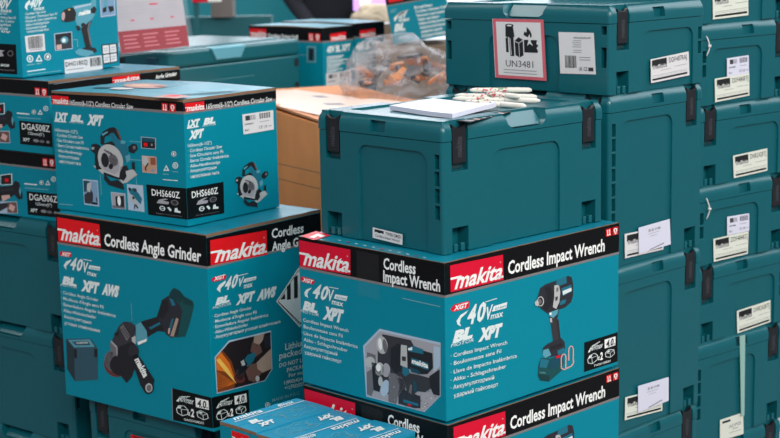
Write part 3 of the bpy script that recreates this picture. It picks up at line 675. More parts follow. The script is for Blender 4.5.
def grinder(a):
    P = a.poly
    P([(171,290.5),(174,287.5),(180,290.5),(184,296),(193,301),(194.2,306),(190,323),(185.5,336.5),(177,337.5),(168,335),(166,318),(166,301)], 'battgreen', 2)
    P([(171.5,291),(174.5,288.5),(181,292),(184.5,297),(180,303),(169.5,297.5)], 'battdeep', 3); P([(184,297),(193,302),(192.5,306),(183,303)], 'battdeep', 3)
    P([(168,296),(172,297.5),(180,305),(182.5,311),(178,335),(172,338),(166,334),(163,326),(158,318),(162,300)], 'tooldark', 3)
    P([(169.5,298),(173.5,299.5),(176,305),(172.5,306)], 'toolteal', 4); P([(176.5,317.5),(179,319),(174,336.5),(170.5,336)], 'sleeve', 4); P([(172,319),(174.2,318),(170,334.5),(168.3,333)], 'toolteal', 4); P([(169,328),(170.6,328),(169.6,334),(168.3,333)], 'pinkish', 5)
    P([(141,321.5),(158,316.5),(165,314),(170,320),(166,332),(158,331),(147,337.5),(143,334)], 'toolblack', 2)
    P([(149,327.5),(160,322),(161,324),(151,329.5)], 'toolteal', 4); P([(162,301.5),(168,299.5),(169,310),(163,318.5),(157,317)], 'toolblack', 4)
    P([(134,326),(141,322),(147,331),(148,340),(139,345),(133,338)], 'toollight', 3); P([(138,342),(147,338.5),(147.2,341),(138.5,345)], 'white', 5)
    P([(119,326),(124,321.5),(131,322),(136,326),(136.5,341),(131,345),(118,356.5),(111.5,344),(113,339)], 'darkgrey', 3)
    P([(120,327.5),(123.5,324.5),(131,336),(127,341)], 'midgrey', 4)
    for i in range(3): a.line([(121.5+i*1.7,328.4-i*1.2),(128.8+i*1.7,338.4-i*1.2)], .7, 'toolblack', 5)
    P([(114.5,333),(119.5,331.5),(119,335.5),(115,335.5)], 'toolblack', 5); P([(132,337.5),(136,335.5),(136,344),(132.5,342)], 'silver', 5)
    P([(111.8,340.5),(117.5,349),(119.5,356),(112,351.5),(110,345)], 'midgrey', 4); P([(111.6,340.3),(117.8,346.4),(118,356.4),(117,356),(116.6,347.8),(111,342)], 'lightgrey', 5)
    a.ell(117.5,363.5,13.2,13.5,'discred',2,26,.5); a.ell(116,359.5,10.2,12,'midgrey',3,24,.35); a.ell(121,365,11,10.5,'toolblack',4,24,.5)
    P([(119,347),(133,341),(139,349),(138,361),(132,377),(127,383),(118,371),(117.5,356)], 'toolblack', 5)
    P([(110,352),(113.5,351),(113,372),(109,369.5),(104.6,359),(105.8,353.5)], 'midgrey', 3)
    a.ell(134,351,5.4,6.6,'tooldark',6)
    P([(132,356),(138,354),(143,361),(155,380),(153.5,385),(149,388),(144.5,390.5),(141,385),(135,368)], 'toolblack', 6)
    a.ell(149,387.2,5.4,6.6,'toolblack',7); a.ell(149.6,387.6,3.6,4.6,'silver',8); a.ell(149.8,387.8,2.5,3.3,'midgrey',9)
    a.text('makita', (135.4,359.5),(144.6,377.8),(139.2,357.4),'white',8,.05,xh=True)
    a.line([(131.3,303),(132.4,321)], .4, 'texthalf', 3)
part(G.L, gt, 'product_picture', grinder)
def casepic(a):
    a.poly([(66.4,338.8),(91,338.3),(97.9,348.5),(98.1,379.7),(75,381),(67.5,369)], 'casepic', 2)
    a.poly([(66.4,338.8),(74.3,349),(75,381),(67.5,369)], 'casepicdark', 3); a.poly([(68.5,340),(90,339.2),(95,346.8),(74.6,347.2)], 'toollight', 3); a.poly([(72,341.4),(88,340.8),(91,345),(76,345.4)], 'casepic', 4)
    a.text('makita', (77,343.8),(88,343.2),(77.2,341.9),'white',5,.0,xh=True)
    for q in ([(74.3,349),(77,349),(77.2,358),(74.6,358)], [(94.5,348.8),(97.5,348.8),(97.5,357),(94.6,357)]): a.poly(q, 'toolblack', 4)
part(G.L, gt, 'case_picture', casepic)
# right side
Rr.text('Cordless', (271.5,238.3), (303.4,232.3), (271.5,229.0), 'white', 2, .026); Rr.text('Angle Grinder', (271.8,251), (318,242.4), (271.8,242.1), 'white', 2, .026)
volt(Rr, [(211.4,279.1),(213.3,277.2),(225.5,274.2),(226.5,276.3),(224.9,279.1),(212.7,282)], ((213.4,280.8),(224.4,278),(214.4,276.9)),
     ((223.4,290.5),(235.6,286.5),(226.7,277.6)), ((236.8,287.4),(242,284.8),(238.6,278.8)), [(225.6,280.2),(219,284.8),(216.5,289.4),(220.3,292.6),(220.3,288.7),(225.4,283)],
     [(244.3,278.7),(256.3,276.2),(255.6,279.6),(242.8,283)], ((243.5,288.6),(252.2,286.4),(243.8,284.4)), [(236.5,276.2),(248,273.3)])
bl(Rr, ((215.2,305),(229.3,301.2),(218.6,298.2)), ((212.4,309.4),(231,304.8),(213,306.5)))
Rr.text('XPT', (235.8,304.5), (253,300.2), (239,295.3), 'textwhite', 2, .075); Rr.text('AWS', (256.6,300.4), (274.6,295.9), (260.3,290.8), 'textwhite', 2, .075)
lines(Rr, [('· Cordless Angle Grinder', (212.4,318.0), (251.4,309.0)), ("· Meuleuse d'Angle sans Fil", (212.7,323.4), (256.3,313.5)), ('· Esmeriladora Angular Inalámbrica', (213,328.8), (268,316.2)),
           ('· Akku-Winkelschleifer', (213.3,334.1), (247.9,325.8)), ('· Аккумуляторная угловая шлифмашина', (213.7,339.2), (280,322.8))], 3.3)
def sparks(a):
    P = a.poly
    P([(214.4,357.2),(228.6,340.6),(270.8,330.4),(272.2,369.3),(264.8,381),(216.6,393.9)], 'paleblue', 2)
    P([(215.6,357.6),(229,342.2),(270.2,332),(271.4,369.2),(264.4,380.2),(217.4,392.6)], 'darkbrown', 3)
    P([(215.6,357.6),(222,350),(231,361),(236,376),(234,388.2),(217.4,392.6)], 'ember', 4)
    P([(215.7,358),(220.5,352),(229,363),(235,380),(236,383.5),(226,372),(216.4,370)], 'orange', 5); P([(215.8,360),(219,358),(228,369),(236,383.8),(225,372)], 'yellow', 6)
    for i in range(10): a.line([(216.6,372+i*1.9),(234.5-i*.5,383.2+i*.2)], .35, 'orange', 5)
    P([(254,336),(264,333.6),(262.5,340),(258,346),(253,343)], 'sleeve', 4); P([(252,342),(260,345),(262,352),(255,357),(250,351)], 'brownglove', 4)
    P([(243,361),(247,355),(254,352),(255,356),(253,361),(247,367)], 'toolteal', 5); P([(238,364),(243,358),(247,364),(243,372),(238,376)], 'toolblack', 6); P([(240,361.5),(243,359.5),(245,364.5),(241.5,366)], 'silver', 7)
    a.ell(239.5,374,4.6,6,'darkgrey',5); a.ell(239,378.5,5.8,4.6,'discred',5,16,.2)
    P([(245,371),(250,364),(256,363),(263,358),(270,349),(270.6,368.5),(262,372),(254,382.2),(248,380)], 'brownglove', 6); P([(256,362.5),(270.4,348.5),(271,368.5),(262,372.5),(257,369)], 'sleeve', 7); a.ell(256.8,378.5,2,3,'silver',8)
    P([(263,337),(270.2,334),(270.4,346),(265,348)], 'tooldark', 4)
part(G.Rt, gt, 'product_photograph', sparks)
def hazard(a):
    q = a.sub(((276.2,301.5),(298.6,267.6),(320.4,290),(299.4,327)))      # unit square turned on its corner
    q.poly([(0,0),(1,0),(1,1),(0,1)], 'white', 2)
    for x in ((.04,.02,.96,.02,.045),(.96,.02,.96,.96,.045),(.96,.96,.04,.96,.045),(.04,.96,.04,.02,.045)): q.line([(x[0],x[1]),(x[2],x[3])], .028, 'ink', 3)
    for i in range(7):                        # upright bars in the upper half
        c = .12 + i * .13
        if c < .5: q.poly([(c-.05+.02,.08+max(0,0)),(c+.02,.08),(c+.5-c*.0,.58-.0),(c+.45,.62)] if False else [(.08,c*.0+.1)]*3, 'ink', 3)
    for i in range(5):
        s = .12 + i*.16; q.poly([(s,.1),(s+.08,.1),(.5+s*.5+.04,.5-s*.0),(.5+s*.5-.04,.5)], 'ink', 3)
def hazard2(a):
    cx, cy = 298.5, 297.5
    a.poly([(276,301.5),(298.4,267.5),(320.6,291),(299.6,327.5)], 'white', 2)
    for (p, q_) in (((277.6,301.4),(298.4,270)),((298.4,270),(319,291.2)),((319,291.2),(299.4,324.6)),((299.4,324.6),(277.6,301.4))): a.line([p, q_], .5, 'ink', 3)
    for x in (288.5, 295.5, 302.5, 309.5):
        yt = 267.5 + abs(x-298.4)*1.25 + 5; yb = 297.5 - (x-298.4)*.22
        a.poly([(x-1.9,yt + (1.6 if x<298 else -1.6)),(x+1.9,yt - (1.6 if x<298 else -1.6)),(x+2.1,yb-.5),(x-1.7,yb+.4)], 'ink', 3)
    a.poly([(280,299.6),(284.6,293),(285,299)], 'ink', 3); a.line([(278,301.6),(301,324.2)], .9, 'ink', 3)
part(G.Rt, gt, 'hazard_label', hazard2)
for tx, p0, p1, pt in (('Lithium-ion', (285.1,350.1), (317,341.9), (285.1,343.6)), ('packed with', (279.1,359.0), (318,349.8), (279.3,352.4)), ('DO NOT LOAD', (279.1,367.6), (312,359.4), (279.2,363.4)),
                       ('PACKAGE', (286.8,372.3), (307,367.2), (286.9,368)), ('For more', (288.6,377.2), (308,372.6), (288.7,373.6)), ('1(800)424', (284,384.4), (302,380.4), (284,381)), ('+1(703)527', (284.5,389.6), (304,385.3), (284.5,386.2))):
    Rr.text(tx, p0, p1, pt, 'textwhite', 2, .012)
Rr.text('MADE IN P.R.C.', (272,402), (300,394), (272,398.8), 'texthalf', 2, .01); recycle(Rr, [(267.5,405,2.6),(267.5,405,.1),(274,404,.1)])
finish(gt, pr)

S = BoxPlace(-.3636, 2.8041, -.2893, .6621, .3554, .2465, .2297)
st, pr, _ = carton(S, 'circular_saw_box', 'teal circular saw carton stacked on the angle grinder carton', 'box', band=.092, stripe=.022, seed=11, lift=.003, eL=.0045, eR=.006)
Rr, L = pr['R'], pr['L']
part(S.L, st, 'brand_logo', lambda a: logo(a, ((51.9,95.2),(68.6,96.6),(69,105),(52.3,103.9)), small=True))
part(S.Rt, st, 'brand_logo', lambda a: logo(a, ((184.6,103.4),(203.9,101.1),(204.6,109.9),(185,112.4)), small=True))
L.text('165mm(6-1/2") Cordless Circular Saw', (70,104.6), (133.3,109.0), (70,99.8), 'white', 2, .004); Rr.text('165mm(6-1/2") Cordless Circular Saw', (206.2,109), (272.1,101), (206.2,104), 'white', 2, .004)
icons(L, ((161.8,102.8),(168,103.4),(168.2,111.4),(162,110.9)), ((169.6,103.4),(175.7,104),(175.9,112),(169.8,111.6)))
L.text('LXT', (55.2,120), (67,121), (56.8,112.6), 'textwhite', 2, .075); L.poly([(54.6,120.6),(66.6,121.4),(66.4,122.6),(54.5,121.8)], 'textwhite', 2)
bl(L, ((70.9,120.9),(83,122),(73.4,114.8)), ((69.7,123),(84.4,124),(69.9,121.3))); L.text('XPT', (87.2,124), (102,125.2), (89.8,115), 'textwhite', 2, .08)
lines(L, [('165mm(6-1/2")', (55.1,131.2), (77.7,133.7)), ('· Cordless Circular Saw', (55.9,136.3), (83.1,139)), ('· Scie Circulaire sans Fil', (56.2,141.4), (83.9,144.4)), ('· Sierra Circular Inalámbrica', (56.6,146.6), (89,150.2)),
          ('· Akku-Handkreissäge', (57,151.8), (82.3,155)), ('· Аккумуляторная', (57.5,157), (79.2,160)), ('циркулярная пила', (59.2,162.3), (80.9,165.4))], 3.2)
part(S.L, st, 'model_panel', lambda a: toolpanel(a, ((146.4,184.4),(186.2,188.4),(187.7,219.6),(148.4,214.6)), 'DHS660Z'))
part(S.Rt, st, 'model_panel', lambda a: toolpanel(a, ((186.3,188.4),(223.3,181.7),(224.2,213.2),(187.8,219.6)), 'DHS660Z'))
L.line([(60,204),(73,205)], .7, 'texthalf', 2); L.line([(163,179.5),(178,180.7)], .8, 'textwhite', 2)
recycle(L, [(175.5,165.4,2.9),(166.5,168.4,3),(174,153.8,2.5)]); L.line([(163,174),(169,174.5)], .7, 'texthalf', 2); L.line([(172.5,171.5),(178.5,172)], .7, 'texthalf', 2)
Rr.text('LXT', (187.2,127.2), (198.8,125.2), (189,120.8), 'textwhite', 2, .075); Rr.poly([(186.8,127.8),(198.6,125.8),(198.6,127),(186.8,129)], 'textwhite', 2)
bl(Rr, ((203.4,124.6),(215,122.6),(205.6,118.6)), ((202.4,126.9),(215.6,124.9),(202.6,125.2))); Rr.text('XPT', (188.8,139.2), (202.4,136.6), (191,131.4), 'textwhite', 2, .08)
lines(Rr, [('165mm(6-1/2")', (187.7,147.4), (211.4,144)), ('· Cordless Circular Saw', (187.9,152.6), (221.9,147.8)), ('· Scie Circulaire sans Fil', (188,157.7), (223,152.8)), ('· Sierra Circular Inalámbrica', (188,162.8), (228.7,157)),
           ('· Akku-Handkreissäge', (188.2,168), (220,163.3)), ('· Аккумуляторная', (188.3,173), (216.3,168.7)), ('циркулярная пила', (190.5,178.2), (218.8,173.8))], 3.3)
def saw(a):
    P = a.poly
    P([(100.8,144),(100.5,136),(103,131.5),(110,127.5),(114,127),(118,130),(122.5,141),(118,139),(113.5,132.5),(105,137),(104,145)], 'toolblack', 2); P([(102,134),(108,131),(108,132.6),(103,136)], 'toollight', 3)
    P([(116,129),(118.5,130.5),(122,139.5),(120.5,139.5)], 'brownglove', 3)
    P([(110,133.5),(113,132.5),(115,138),(113.5,141),(110.5,137)], 'toolteal', 3); P([(104,143.5),(112,141),(116,145),(106,147)], 'toolblack', 3)
    P([(114,138),(119,139),(124,141),(126.5,143),(127,151),(130,157),(127,163),(121,158),(112,146)], 'toolteal', 2); P([(121,140),(126,141),(125,144),(121,143.5)], 'toollight', 3); P([(125.5,156),(130,154),(131,160),(127,163)], 'toollight', 3)
    P([(91.5,144.5),(96,143.5),(100.5,145.5),(101,155),(96,154.5),(91.2,150.5)], 'toolblack', 3); P([(92,147),(94.5,146.8),(94.5,149.5),(92,149.5)], 'lightgrey', 4); P([(95,153),(100,154),(101,165),(96,168),(95,160)], 'toolblack', 2)
    P([(128.5,146.5),(133,143.5),(137,144.5),(138,149),(134,153.5),(129,152)], 'toolblack', 3); a.ell(134.6,147.5,1.6,1.9,'midgrey',4)
    P([(93.5,166),(98,164.5),(104,169),(131,170),(138,174.5),(127,182.5),(123,183.5),(119,179.5),(103,174)], 'silver', 3)
    P([(95,163.5),(100,162),(102,169),(97,170)], 'toolblack', 4); P([(121,167),(127,165),(130,172),(124,181),(119.5,178)], 'toolblack', 4); P([(126,171),(134,169),(137,174),(128,181)], 'silver', 5); P([(132,162.5),(135,161.5),(135.5,170),(132.5,170)], 'toolblack', 5)
    P([(105,174),(111,181),(118,180),(123.5,184),(124.5,190),(117,187.5),(109,185),(104,179)], 'toolblack', 3)
    a.ell(110.8,159.5,12.0,15.8,'silver',4,28,-.42); a.ell(110.6,163.2,8.6,11.8,'lightgrey',5,24,-.42); a.ell(105.5,160,3.8,7.4,'toolblack',6,16,-.15); a.ell(111.4,166.4,2.3,2.8,'toolblack',6); a.ell(113.8,160,4.4,6.4,'midgrey',5,16,-.4)
    P([(99,158),(101.4,149),(103.5,152),(101.4,160),(101.6,168),(99.5,165)], 'silver', 6); a.text('makita', (104.5,150.6),(112.6,154.8),(105,149),'ink',7,.03,xh=True)
    P([(104,172),(121,178),(121,180),(104,174.5)], 'toolblack', 5); P([(104.5,170),(119.5,176),(119.5,177.6),(104.5,172)], 'silver', 6)
def sawinsets(a0):
    for qd, base in ((((141,136.6),(156,137.9),(156.2,149.3),(141.4,148.2)),'toolblack'), (((141.8,155.5),(156.5,156.7),(157.2,173.6),(142.8,172.4)),'tanwood'),
                     (((82.8,179),(98,180.4),(99.5,206.5),(84.4,204.6)),'skyblue'), (((111,191.8),(125.5,193.4),(126.2,209.6),(112.3,208.2)),'lightgrey'), (((127,184),(143.2,185.4),(144.8,212.2),(128.5,210)),'paleblue')):
        a = Art(S.L); q = a.sub(qd); q.poly([(0,0),(1,0),(1,1),(0,1)], 'paleblue' if base != 'tanwood' else 'pinkish', 2); q.poly([(.05,.05),(.95,.05),(.95,.95),(.05,.95)], base, 3)
        if base == 'toolblack': q.poly([(.05,.05),(.95,.05),(.95,.35),(.05,.4)], 'tooltealdark', 4); q.poly([(.2,.5),(.45,.5),(.45,.8),(.2,.8)], 'red', 5); q.ell(.74,.62,.07,.12,'inkgrey',5,8)
        elif base == 'tanwood': q.poly([(.05,.05),(.4,.05),(.5,.4),(.2,.6),(.05,.5)], 'silver', 4); q.poly([(.6,.08),(.95,.05),(.95,.5),(.6,.5)], 'rust', 4); q.line([(.45,.4),(.2,.75),(.3,.85)], .08, 'ink', 5); q.ell(.72,.82,.12,.08,'skyblue',5,8)
        elif base == 'skyblue': q.poly([(.05,.05),(.45,.05),(.3,.45),(.05,.5)], 'tooltealdark', 4); q.poly([(.3,.15),(.6,.1),(.45,.5),(.25,.42)], 'silver', 5); q.poly([(.05,.62),(.5,.38),(.64,.5),(.62,.8),(.4,.94),(.05,.92)], 'darkgrey', 4); q.poly([(.5,.85),(.9,.86),(.9,.94),(.5,.94)], 'ink', 4); q.poly([(.82,.66),(.9,.68),(.9,.84),(.82,.82)], 'darkgrey', 4)
        elif base == 'lightgrey': q.poly([(.3,.25),(.9,.15),(.9,.95),(.3,.95)], 'toolblack', 4); q.ell(.56,.5,.12,.3,'white',5); q.poly([(.05,.8),(.95,.85),(.95,.95),(.05,.95)], 'midgrey', 5)
        else: q.poly([(.1,.25),(.4,.12),(.7,.3),(.9,.5),(.8,.72),(.45,.5),(.2,.36)], 'toolteal', 4); q.ell(.18,.18,.09,.06,'ink',5); q.ell(.5,.2,.12,.07,'darkgrey',5); q.ell(.3,.52,.16,.12,'silver',5); q.ell(.38,.5,.07,.06,'ink',6); q.poly([(.35,.55),(.75,.7),(.6,.75),(.3,.66)], 'silver', 5); q.line([(.45,.75),(.4,.92)], .07, 'ink', 5); q.line([(.48,.75),(.62,.88)], .07, 'ink', 5)
        a.mb.build('detail_picture', st)
    a = a0; a.line([(129.6,141.3),(141,142)], .6, 'texthalf', 2); a.line([(131,159.5),(142,160.3)], .6, 'texthalf', 2); a.line([(100.3,174),(101.6,195)], .5, 'texthalf', 2); a.line([(136,175),(136.8,184.6)], .5, 'texthalf', 2)
part(S.L, st, 'product_picture', saw)
part(S.L, st, 'callout_line', sawinsets)
part(S.Rt, st, 'product_picture', lambda a: saw(a.aff(((91.2,150),(114,127),(118,187.5)), ((235.2,182),(251.8,161.5),(253,206.5)))))
sticker(S.Rt, ((241.9,114.4),(272.8,110.1),(273.3,129.4),(243.2,134.5)), st, 'ship', 'DHS660Z', off=.0005)
a = Art(Face(S.c + Vector((0,0,.0036)), S.v, Vector((0,0,1))))   # pale picture of the saw printed on the lid
q = a.sub(((60,92.5),(150,80.5),(270,87),(183,99)))
a2 = Art(a.f); a2.mb = a.mb
a.mb = MB(); a3 = Art(a.f)
a3.ell(145,85.9,22,2.3,'print_pink',2,24,.02); a3.ell(140,85.5,11,1.0,'tanwood',3,18); a3.ell(160,86.6,6,.6,'discred',3,14); a3.ell(104,86.6,12,1.0,'toolteal',2,14); a3.ell(122,88.6,12,1.0,'silver',2,14)
a3.poly([(152,97),(176,98.6),(192,96.2),(168,94.6)], 'print_pink', 2); a3.poly([(163,96.3),(174,97),(184,95.4),(172,94.9)], 'red', 3)
for i in range(6): a3.line([(172+i*5,94.6-i*1.05),(214+i*6,91.8-i*.55)], .35, 'toollight', 2)
a3.mb.build('lid_print', st)
finish(st, pr)

# ------------------------------------------------------------------ left stack: grinder cartons, heat gun carton
B508 = BoxPlace(-.6752, 3.15, -.2822, .66, .40, .3666, .1489)
B506 = BoxPlace(-.6602, 3.15, -.4338, .66, .40, .36, .1365)
def grinder_box(bp, model, size, label, dx, dy, full):
    t, pr, _ = carton(bp, 'angle_grinder_box', label, 'box', band=.20, stripe=.03, seed=int(dy)+2, lift=.0, eR=.0062); L, Rr = pr['L'], pr['R']
    s = lambda pts: tuple((x+dx, y+dy) for x, y in pts)
    part(bp.L, t, 'model_panel', lambda a: toolpanel(a, s(((19.2,120.5),(51.6,123.7),(53,147.2),(20.5,144))), model, size))
    icons(L, s(((35,87.4),(39.9,87.9),(40.2,95.7),(35.3,95.2))), s(((41.6,88),(46.9,88.5),(47.2,96.2),(41.9,95.8))))
    recycle(L, [(46+dx,108.5+dy,2.5),(40.4+dx,112.5+dy,2.6),(34+dx,112+dy,2.2)]); L.line(s([(17,113),(29.6,114.2)]), 1.3, 'textwhite', 2); L.line(s([(17.5,117.3),(41,119)]), .8, 'texthalf', 2)
    def pic(a):
        P = lambda pts, m, l: a.poly(s(pts), m, l)
        P([(-7,104),(4.6,103),(5,114),(-7,114.5)], 'textwhite', 2); P([(-6.4,104.8),(3.8,103.8),(4.2,113.4),(-6.4,113.8)], 'toolblack', 3); P([(-2.4,108),(1.2,107.8),(1.3,111),(-2.3,111.2)], 'red', 4)
        P([(-26,118),(4,115),(8,110),(12,112),(13,118),(15.2,123),(15,128),(11,129),(7,124),(0,129),(-26,131)], 'toolblack', 2); P([(-12,119),(6,117),(7,119.4),(-12,122)], 'tooldark', 3)
        P([(12.3,116),(14,120),(13,126),(11.6,121)], 'toollight', 3); P([(-6,125),(2,124),(3,127),(-5,131)], 'pinkish', 3)
        P([(-22,131),(9.6,130.8),(10.6,143),(-22,142.6)], 'paleblue', 2); P([(0,131.6),(9.2,131.6),(10,142.4),(0,142)], 'brownglove', 3); P([(3,133),(8,136),(6,141),(1,138)], 'pinkish', 4); P([(-9,133),(0,132),(1,136),(-8,141)], 'tooldark', 4)
    part(bp.L, t, 'product_picture', pic)
    if full:
        part(bp.Rt, t, 'brand_logo', lambda a: logo(a, ((112,77.4),(139.4,73.6),(139.8,79.6),(112.4,83.6)), small=True))
        Rr.text('Angle Grinder', (155.4,79), (176.6,75.4), (155.4,75), 'white', 2, .03)
        Rr.line([(54,84),(100,77.5)], .7, 'inkgrey', 2)
    finish(t, pr); return t
g508 = grinder_box(B508, 'DGA508Z', '125mm(5")', 'flat teal grinder carton marked DGA508Z under the heat gun carton', 0, 0, True)
g506 = grinder_box(B506, 'DGA506Z', '125mm(5")', 'flat teal grinder carton marked DGA506Z, lower of the two flat ones', 7.6, 70.6, False)

H = BoxPlace(-.7376, 3.205, -.0022, .5565, .20, .2937, .2778)
ht, pr, _ = carton(H, 'heat_gun_box', 'teal heat gun carton at the top left, standing on the DGA508Z carton', 'box', band=.12, seed=21); L, Rr = pr['L'], pr['R']
Hx = Rr
def f40(a, x, y, s, k=-.14):
    """small 40Vmax emblem at (x, y)"""
    a.poly([(x+5*s,y-9*s),(x+1*s,y-5*s),(x,y-1*s),(x+3*s,y+2*s),(x+2.6*s,y-2*s),(x+6*s,y-6*s)], 'textwhite', 2)
    a.text('40V', (x+4*s, y+4*s*k), (x+17*s, y+17*s*k), (x+7*s, y-9*s+7*s*k), 'textwhite', 2, .04); a.text('max', (x+9*s, y+3.4*s+9*s*k), (x+20*s, y+3.4*s+20*s*k), (x+9*s, y+9*s*k+.6*s), 'textwhite', 2, .02, xh=True)
f40(Hx, 24.5, 8.5, 1.0)
lines(Hx, [('· Cordless Heat Gun', (24,15.5), (45.5,12.5)), ('· Décapeur Thermique Sans Fil', (24,19.2), (57,14.8)), ('· Pistola de Calor Inalámbrica', (24.2,22.9), (56.2,18.6)), ('· Akku-Heißluftgebläse', (24.4,26.5), (49,23.2)),
           ('· Аккумуляторный', (24.6,30), (46,27.2)), ('технический фен', (26.5,33.2), (48.5,30.3))], 2.6)
sticker(H.Rt, ((24.6,36.2),(43.9,33.7),(45.1,50.6),(26.3,52.6)), ht, 'bar', seed=3); sticker(H.Rt, ((64.2,59.9),(101.3,55.4),(102.4,69),(64.8,73.8)), ht, 'wide')
sticker(H.Rt, ((101.4,44.8),(116.6,43),(118,61.8),(103,64.4)), ht, 'grid', base='ink')
recycle(Hx, [(29.8,58.8,3.4),(38.9,58.6,3.6),(47.4,56.8,3.4)]); Hx.line([(27,71.6),(45.5,69)], 1.1, 'textwhite', 2); Hx.line([(27,74.8),(61,70.4)], .6, 'texthalf', 2); Hx.line([(26.6,65.2),(34.4,64.2)], 1, 'texthalf', 2); Hx.line([(36,63.8),(41,63.2)], 1, 'texthalf', 2)
def heatgun(a):
    P = a.poly
    P([(72,6),(90,3),(92.5,-2),(96,-1),(96,6),(95.5,13),(92,19.5),(88,22),(85,28),(77.5,26.5),(74.5,19),(72.5,15)], 'toollight', 2); P([(74,6.5),(91,3.2),(91,5),(74,9)], 'paleblue', 3)
    P([(90.5,9),(94,6),(96.3,9),(95,13.5),(91,13)], 'toolblack', 3); a.text('makita', (78.4,15.6),(90,13.2),(78.8,12.2),'white',4,.05,xh=True)
    P([(63.5,10),(69,8),(73.5,7.5),(76,13),(75,20.5),(71,21.5),(65,22.5),(61.5,19)], 'toolblack', 3); P([(66,9.5),(70,8.6),(71,21),(67,21.5)], 'darkbrown', 4); P([(68,9),(70,8.7),(69.6,10.4),(68,10.6)], 'golddot', 5)
    a.ell(63.2,16.2,2.4,5.4,'darkgrey',4,16,.1); a.ell(62.8,16.2,1.7,4.2,'pinkish',5,16,.1); a.ell(62.6,16.2,1,2.6,'lightgrey',6)
    a.ell(83,25,2.3,2.2,'toolblack',4); P([(75.5,26),(79,25.5),(80.5,30),(77.5,31)], 'toolblack', 3)
    P([(81,28.5),(88.5,22),(92,20),(88.5,29),(91.5,46),(85.5,47.5)], 'darkbrown', 3); P([(88,23.5),(91,20.5),(88.2,29),(91.4,45),(90,45.5),(87,30)], 'midgrey', 4)
    P([(80,50),(87,46),(95,48),(97,51),(91,55.5),(83,56),(79,54)], 'darkbrown', 3); P([(75,51),(79,48.5),(92,51),(94,53.5),(86,56.8),(79,55.5),(75,53.5)], 'toollight', 4)
part(H.Rt, ht, 'product_picture', heatgun)
def heatinset(a):
    q = a.sub(((53.8,33.6),(71.8,31.4),(72.7,48.8),(54.9,51))); q.poly([(0,0),(1,0),(1,1),(0,1)], 'paleblue', 2); q.poly([(.05,.05),(.95,.05),(.95,.95),(.05,.95)], 'darkgrey', 3); q.poly([(.05,.05),(.95,.05),(.95,.4),(.05,.35)], 'toolblack', 4)
    q.ell(.54,.44,.22,.2,'toollight',5); q.ell(.5,.45,.1,.12,'white',6); q.poly([(.08,.66),(.36,.66),(.36,.93),(.08,.93)], 'pinkish', 6)
    a.mb.build('detail_picture', ht); a = Art(H.Rt); q = a.sub(((99,-8),(114.6,-10),(115.4,15.4),(100.6,17.4))); q.poly([(0,0),(1,0),(1,1),(0,1)], 'paleblue', 2); q.poly([(.06,.05),(.94,.05),(.94,.95),(.06,.95)], 'skyblue', 3); q.poly([(.3,.1),(.6,.1),(.45,.7),(.2,.8)], 'toollight', 4); q.poly([(.5,.6),(.85,.62),(.9,.8),(.6,.85)], 'toolblack', 5); q.poly([(.15,.66),(.4,.6),(.38,.8),(.16,.82)], 'darkbrown', 5)
    a.mb.build('detail_picture', ht)
heatinset(Art(H.Rt)); part(H.Rt, ht, 'callout_line', lambda a: a.line([(72.6,39.8),(77,39.4),(77.6,47)], .6, 'texthalf', 2))
part(H.L, ht, 'model_panel', lambda a: (a.poly([(-6,43.4),(16,44.5),(17.4,74.4),(-5,73)], 'darkpanel', 2), a.poly([(-4,54),(0,50),(5,50.5),(2,52),(4,56),(-4,57)], 'lightgrey', 3), a.ell(10.6,53.4,3,3,'midgrey',3), a.ell(10.6,53.4,2.2,2.2,'darkpanel',4),
     a.text('DHG180', (1,66.2),(9.4,66.9),(1,63.6),'textwhite',3,.03), a.text('Cordless Heat Gun', (-6,69.6),(15,71.2),(-6,68.2),'inkgrey',3,0)))
lines(L, [('Cordless Heat Gun', (-12,13.6), (7,14.8)), ('Décapeur Thermique Sans Fil', (-14,17.2), (16,19.2)), ('Pistola de Calor', (-12,21.2), (15,22.8)), ('Heißluftgebläse', (-10,25), (11,26.2)), ('технический', (-10,28.8), (8,30)), ('фен', (-4,32), (10,33))], 2.6)
f40(L, -8, 8, 1.0, .05)
finish(ht, pr)

# ------------------------------------------------------------------ tool cases
SUP = {}
K = BoxPlace(.0839, 2.4357, -.2962, .8101, .295, .395, .2085 + .0)
K = BoxPlace(.0839, 2.4357, -.5043 + .210, .8101, .295, .395, .210)
kt = tool_case(K, 'R', 'large closed teal tool case with a paper pad and pens on its lid', 'tool cases with latches')
sticker(K.L, ((373.3,227.2),(402.8,234.4),(402.6,244.9),(373.1,237.6)), kt, 'mini', 'TW001GM201', off=.0004)
CX, CY, CYAW = .3925, 2.788, .777
U = BoxPlace(CX, CY, -.1375, CYAW, .395, .295, .1575)
ut = tool_case(U, 'LB', 'flat teal case with the red-bordered UN3481 battery warning sticker', 'tool cases with latches')
sticker(U.L, ((492.8,18.6),(543.6,19.6),(546.7,80.8),(495.9,77.4)), ut, 'un', name='battery_warning_sticker', off=.0006)
sticker(U.L, ((559,32),(594.1,32.8),(596.2,74.4),(560.8,73.4)), ut, 'cert', off=.0006)
sticker(U.Rt, ((650.3,59.4),(688.3,51.4),(689.1,75.1),(650.8,83.2)), ut, 'tool', 'DDF487RAJ', off=.0)
C2 = BoxPlace(CX, CY, -.2950, CYAW, .395, .295, .315)
c2 = tool_case(C2, 'L', 'tall teal case right below the UN3481 case, paper slip over its sticker', 'tool cases with latches')
sticker(C2.Rt, ((625.3,234.2),(664,226),(664,249.4),(625.6,258.5)), c2, 'tool', 'DDF482RFJ', off=-.002)
sticker(C2.Rt, ((638.1,227.7),(669.2,218.9),(670.3,244.2),(638.4,253.9)), c2, 'paper', name='paper_slip', base='paper_violet', off=.0004)
C3 = BoxPlace(CX+.003, CY-.003, -.6102, CYAW-.004, .395, .295, .315)
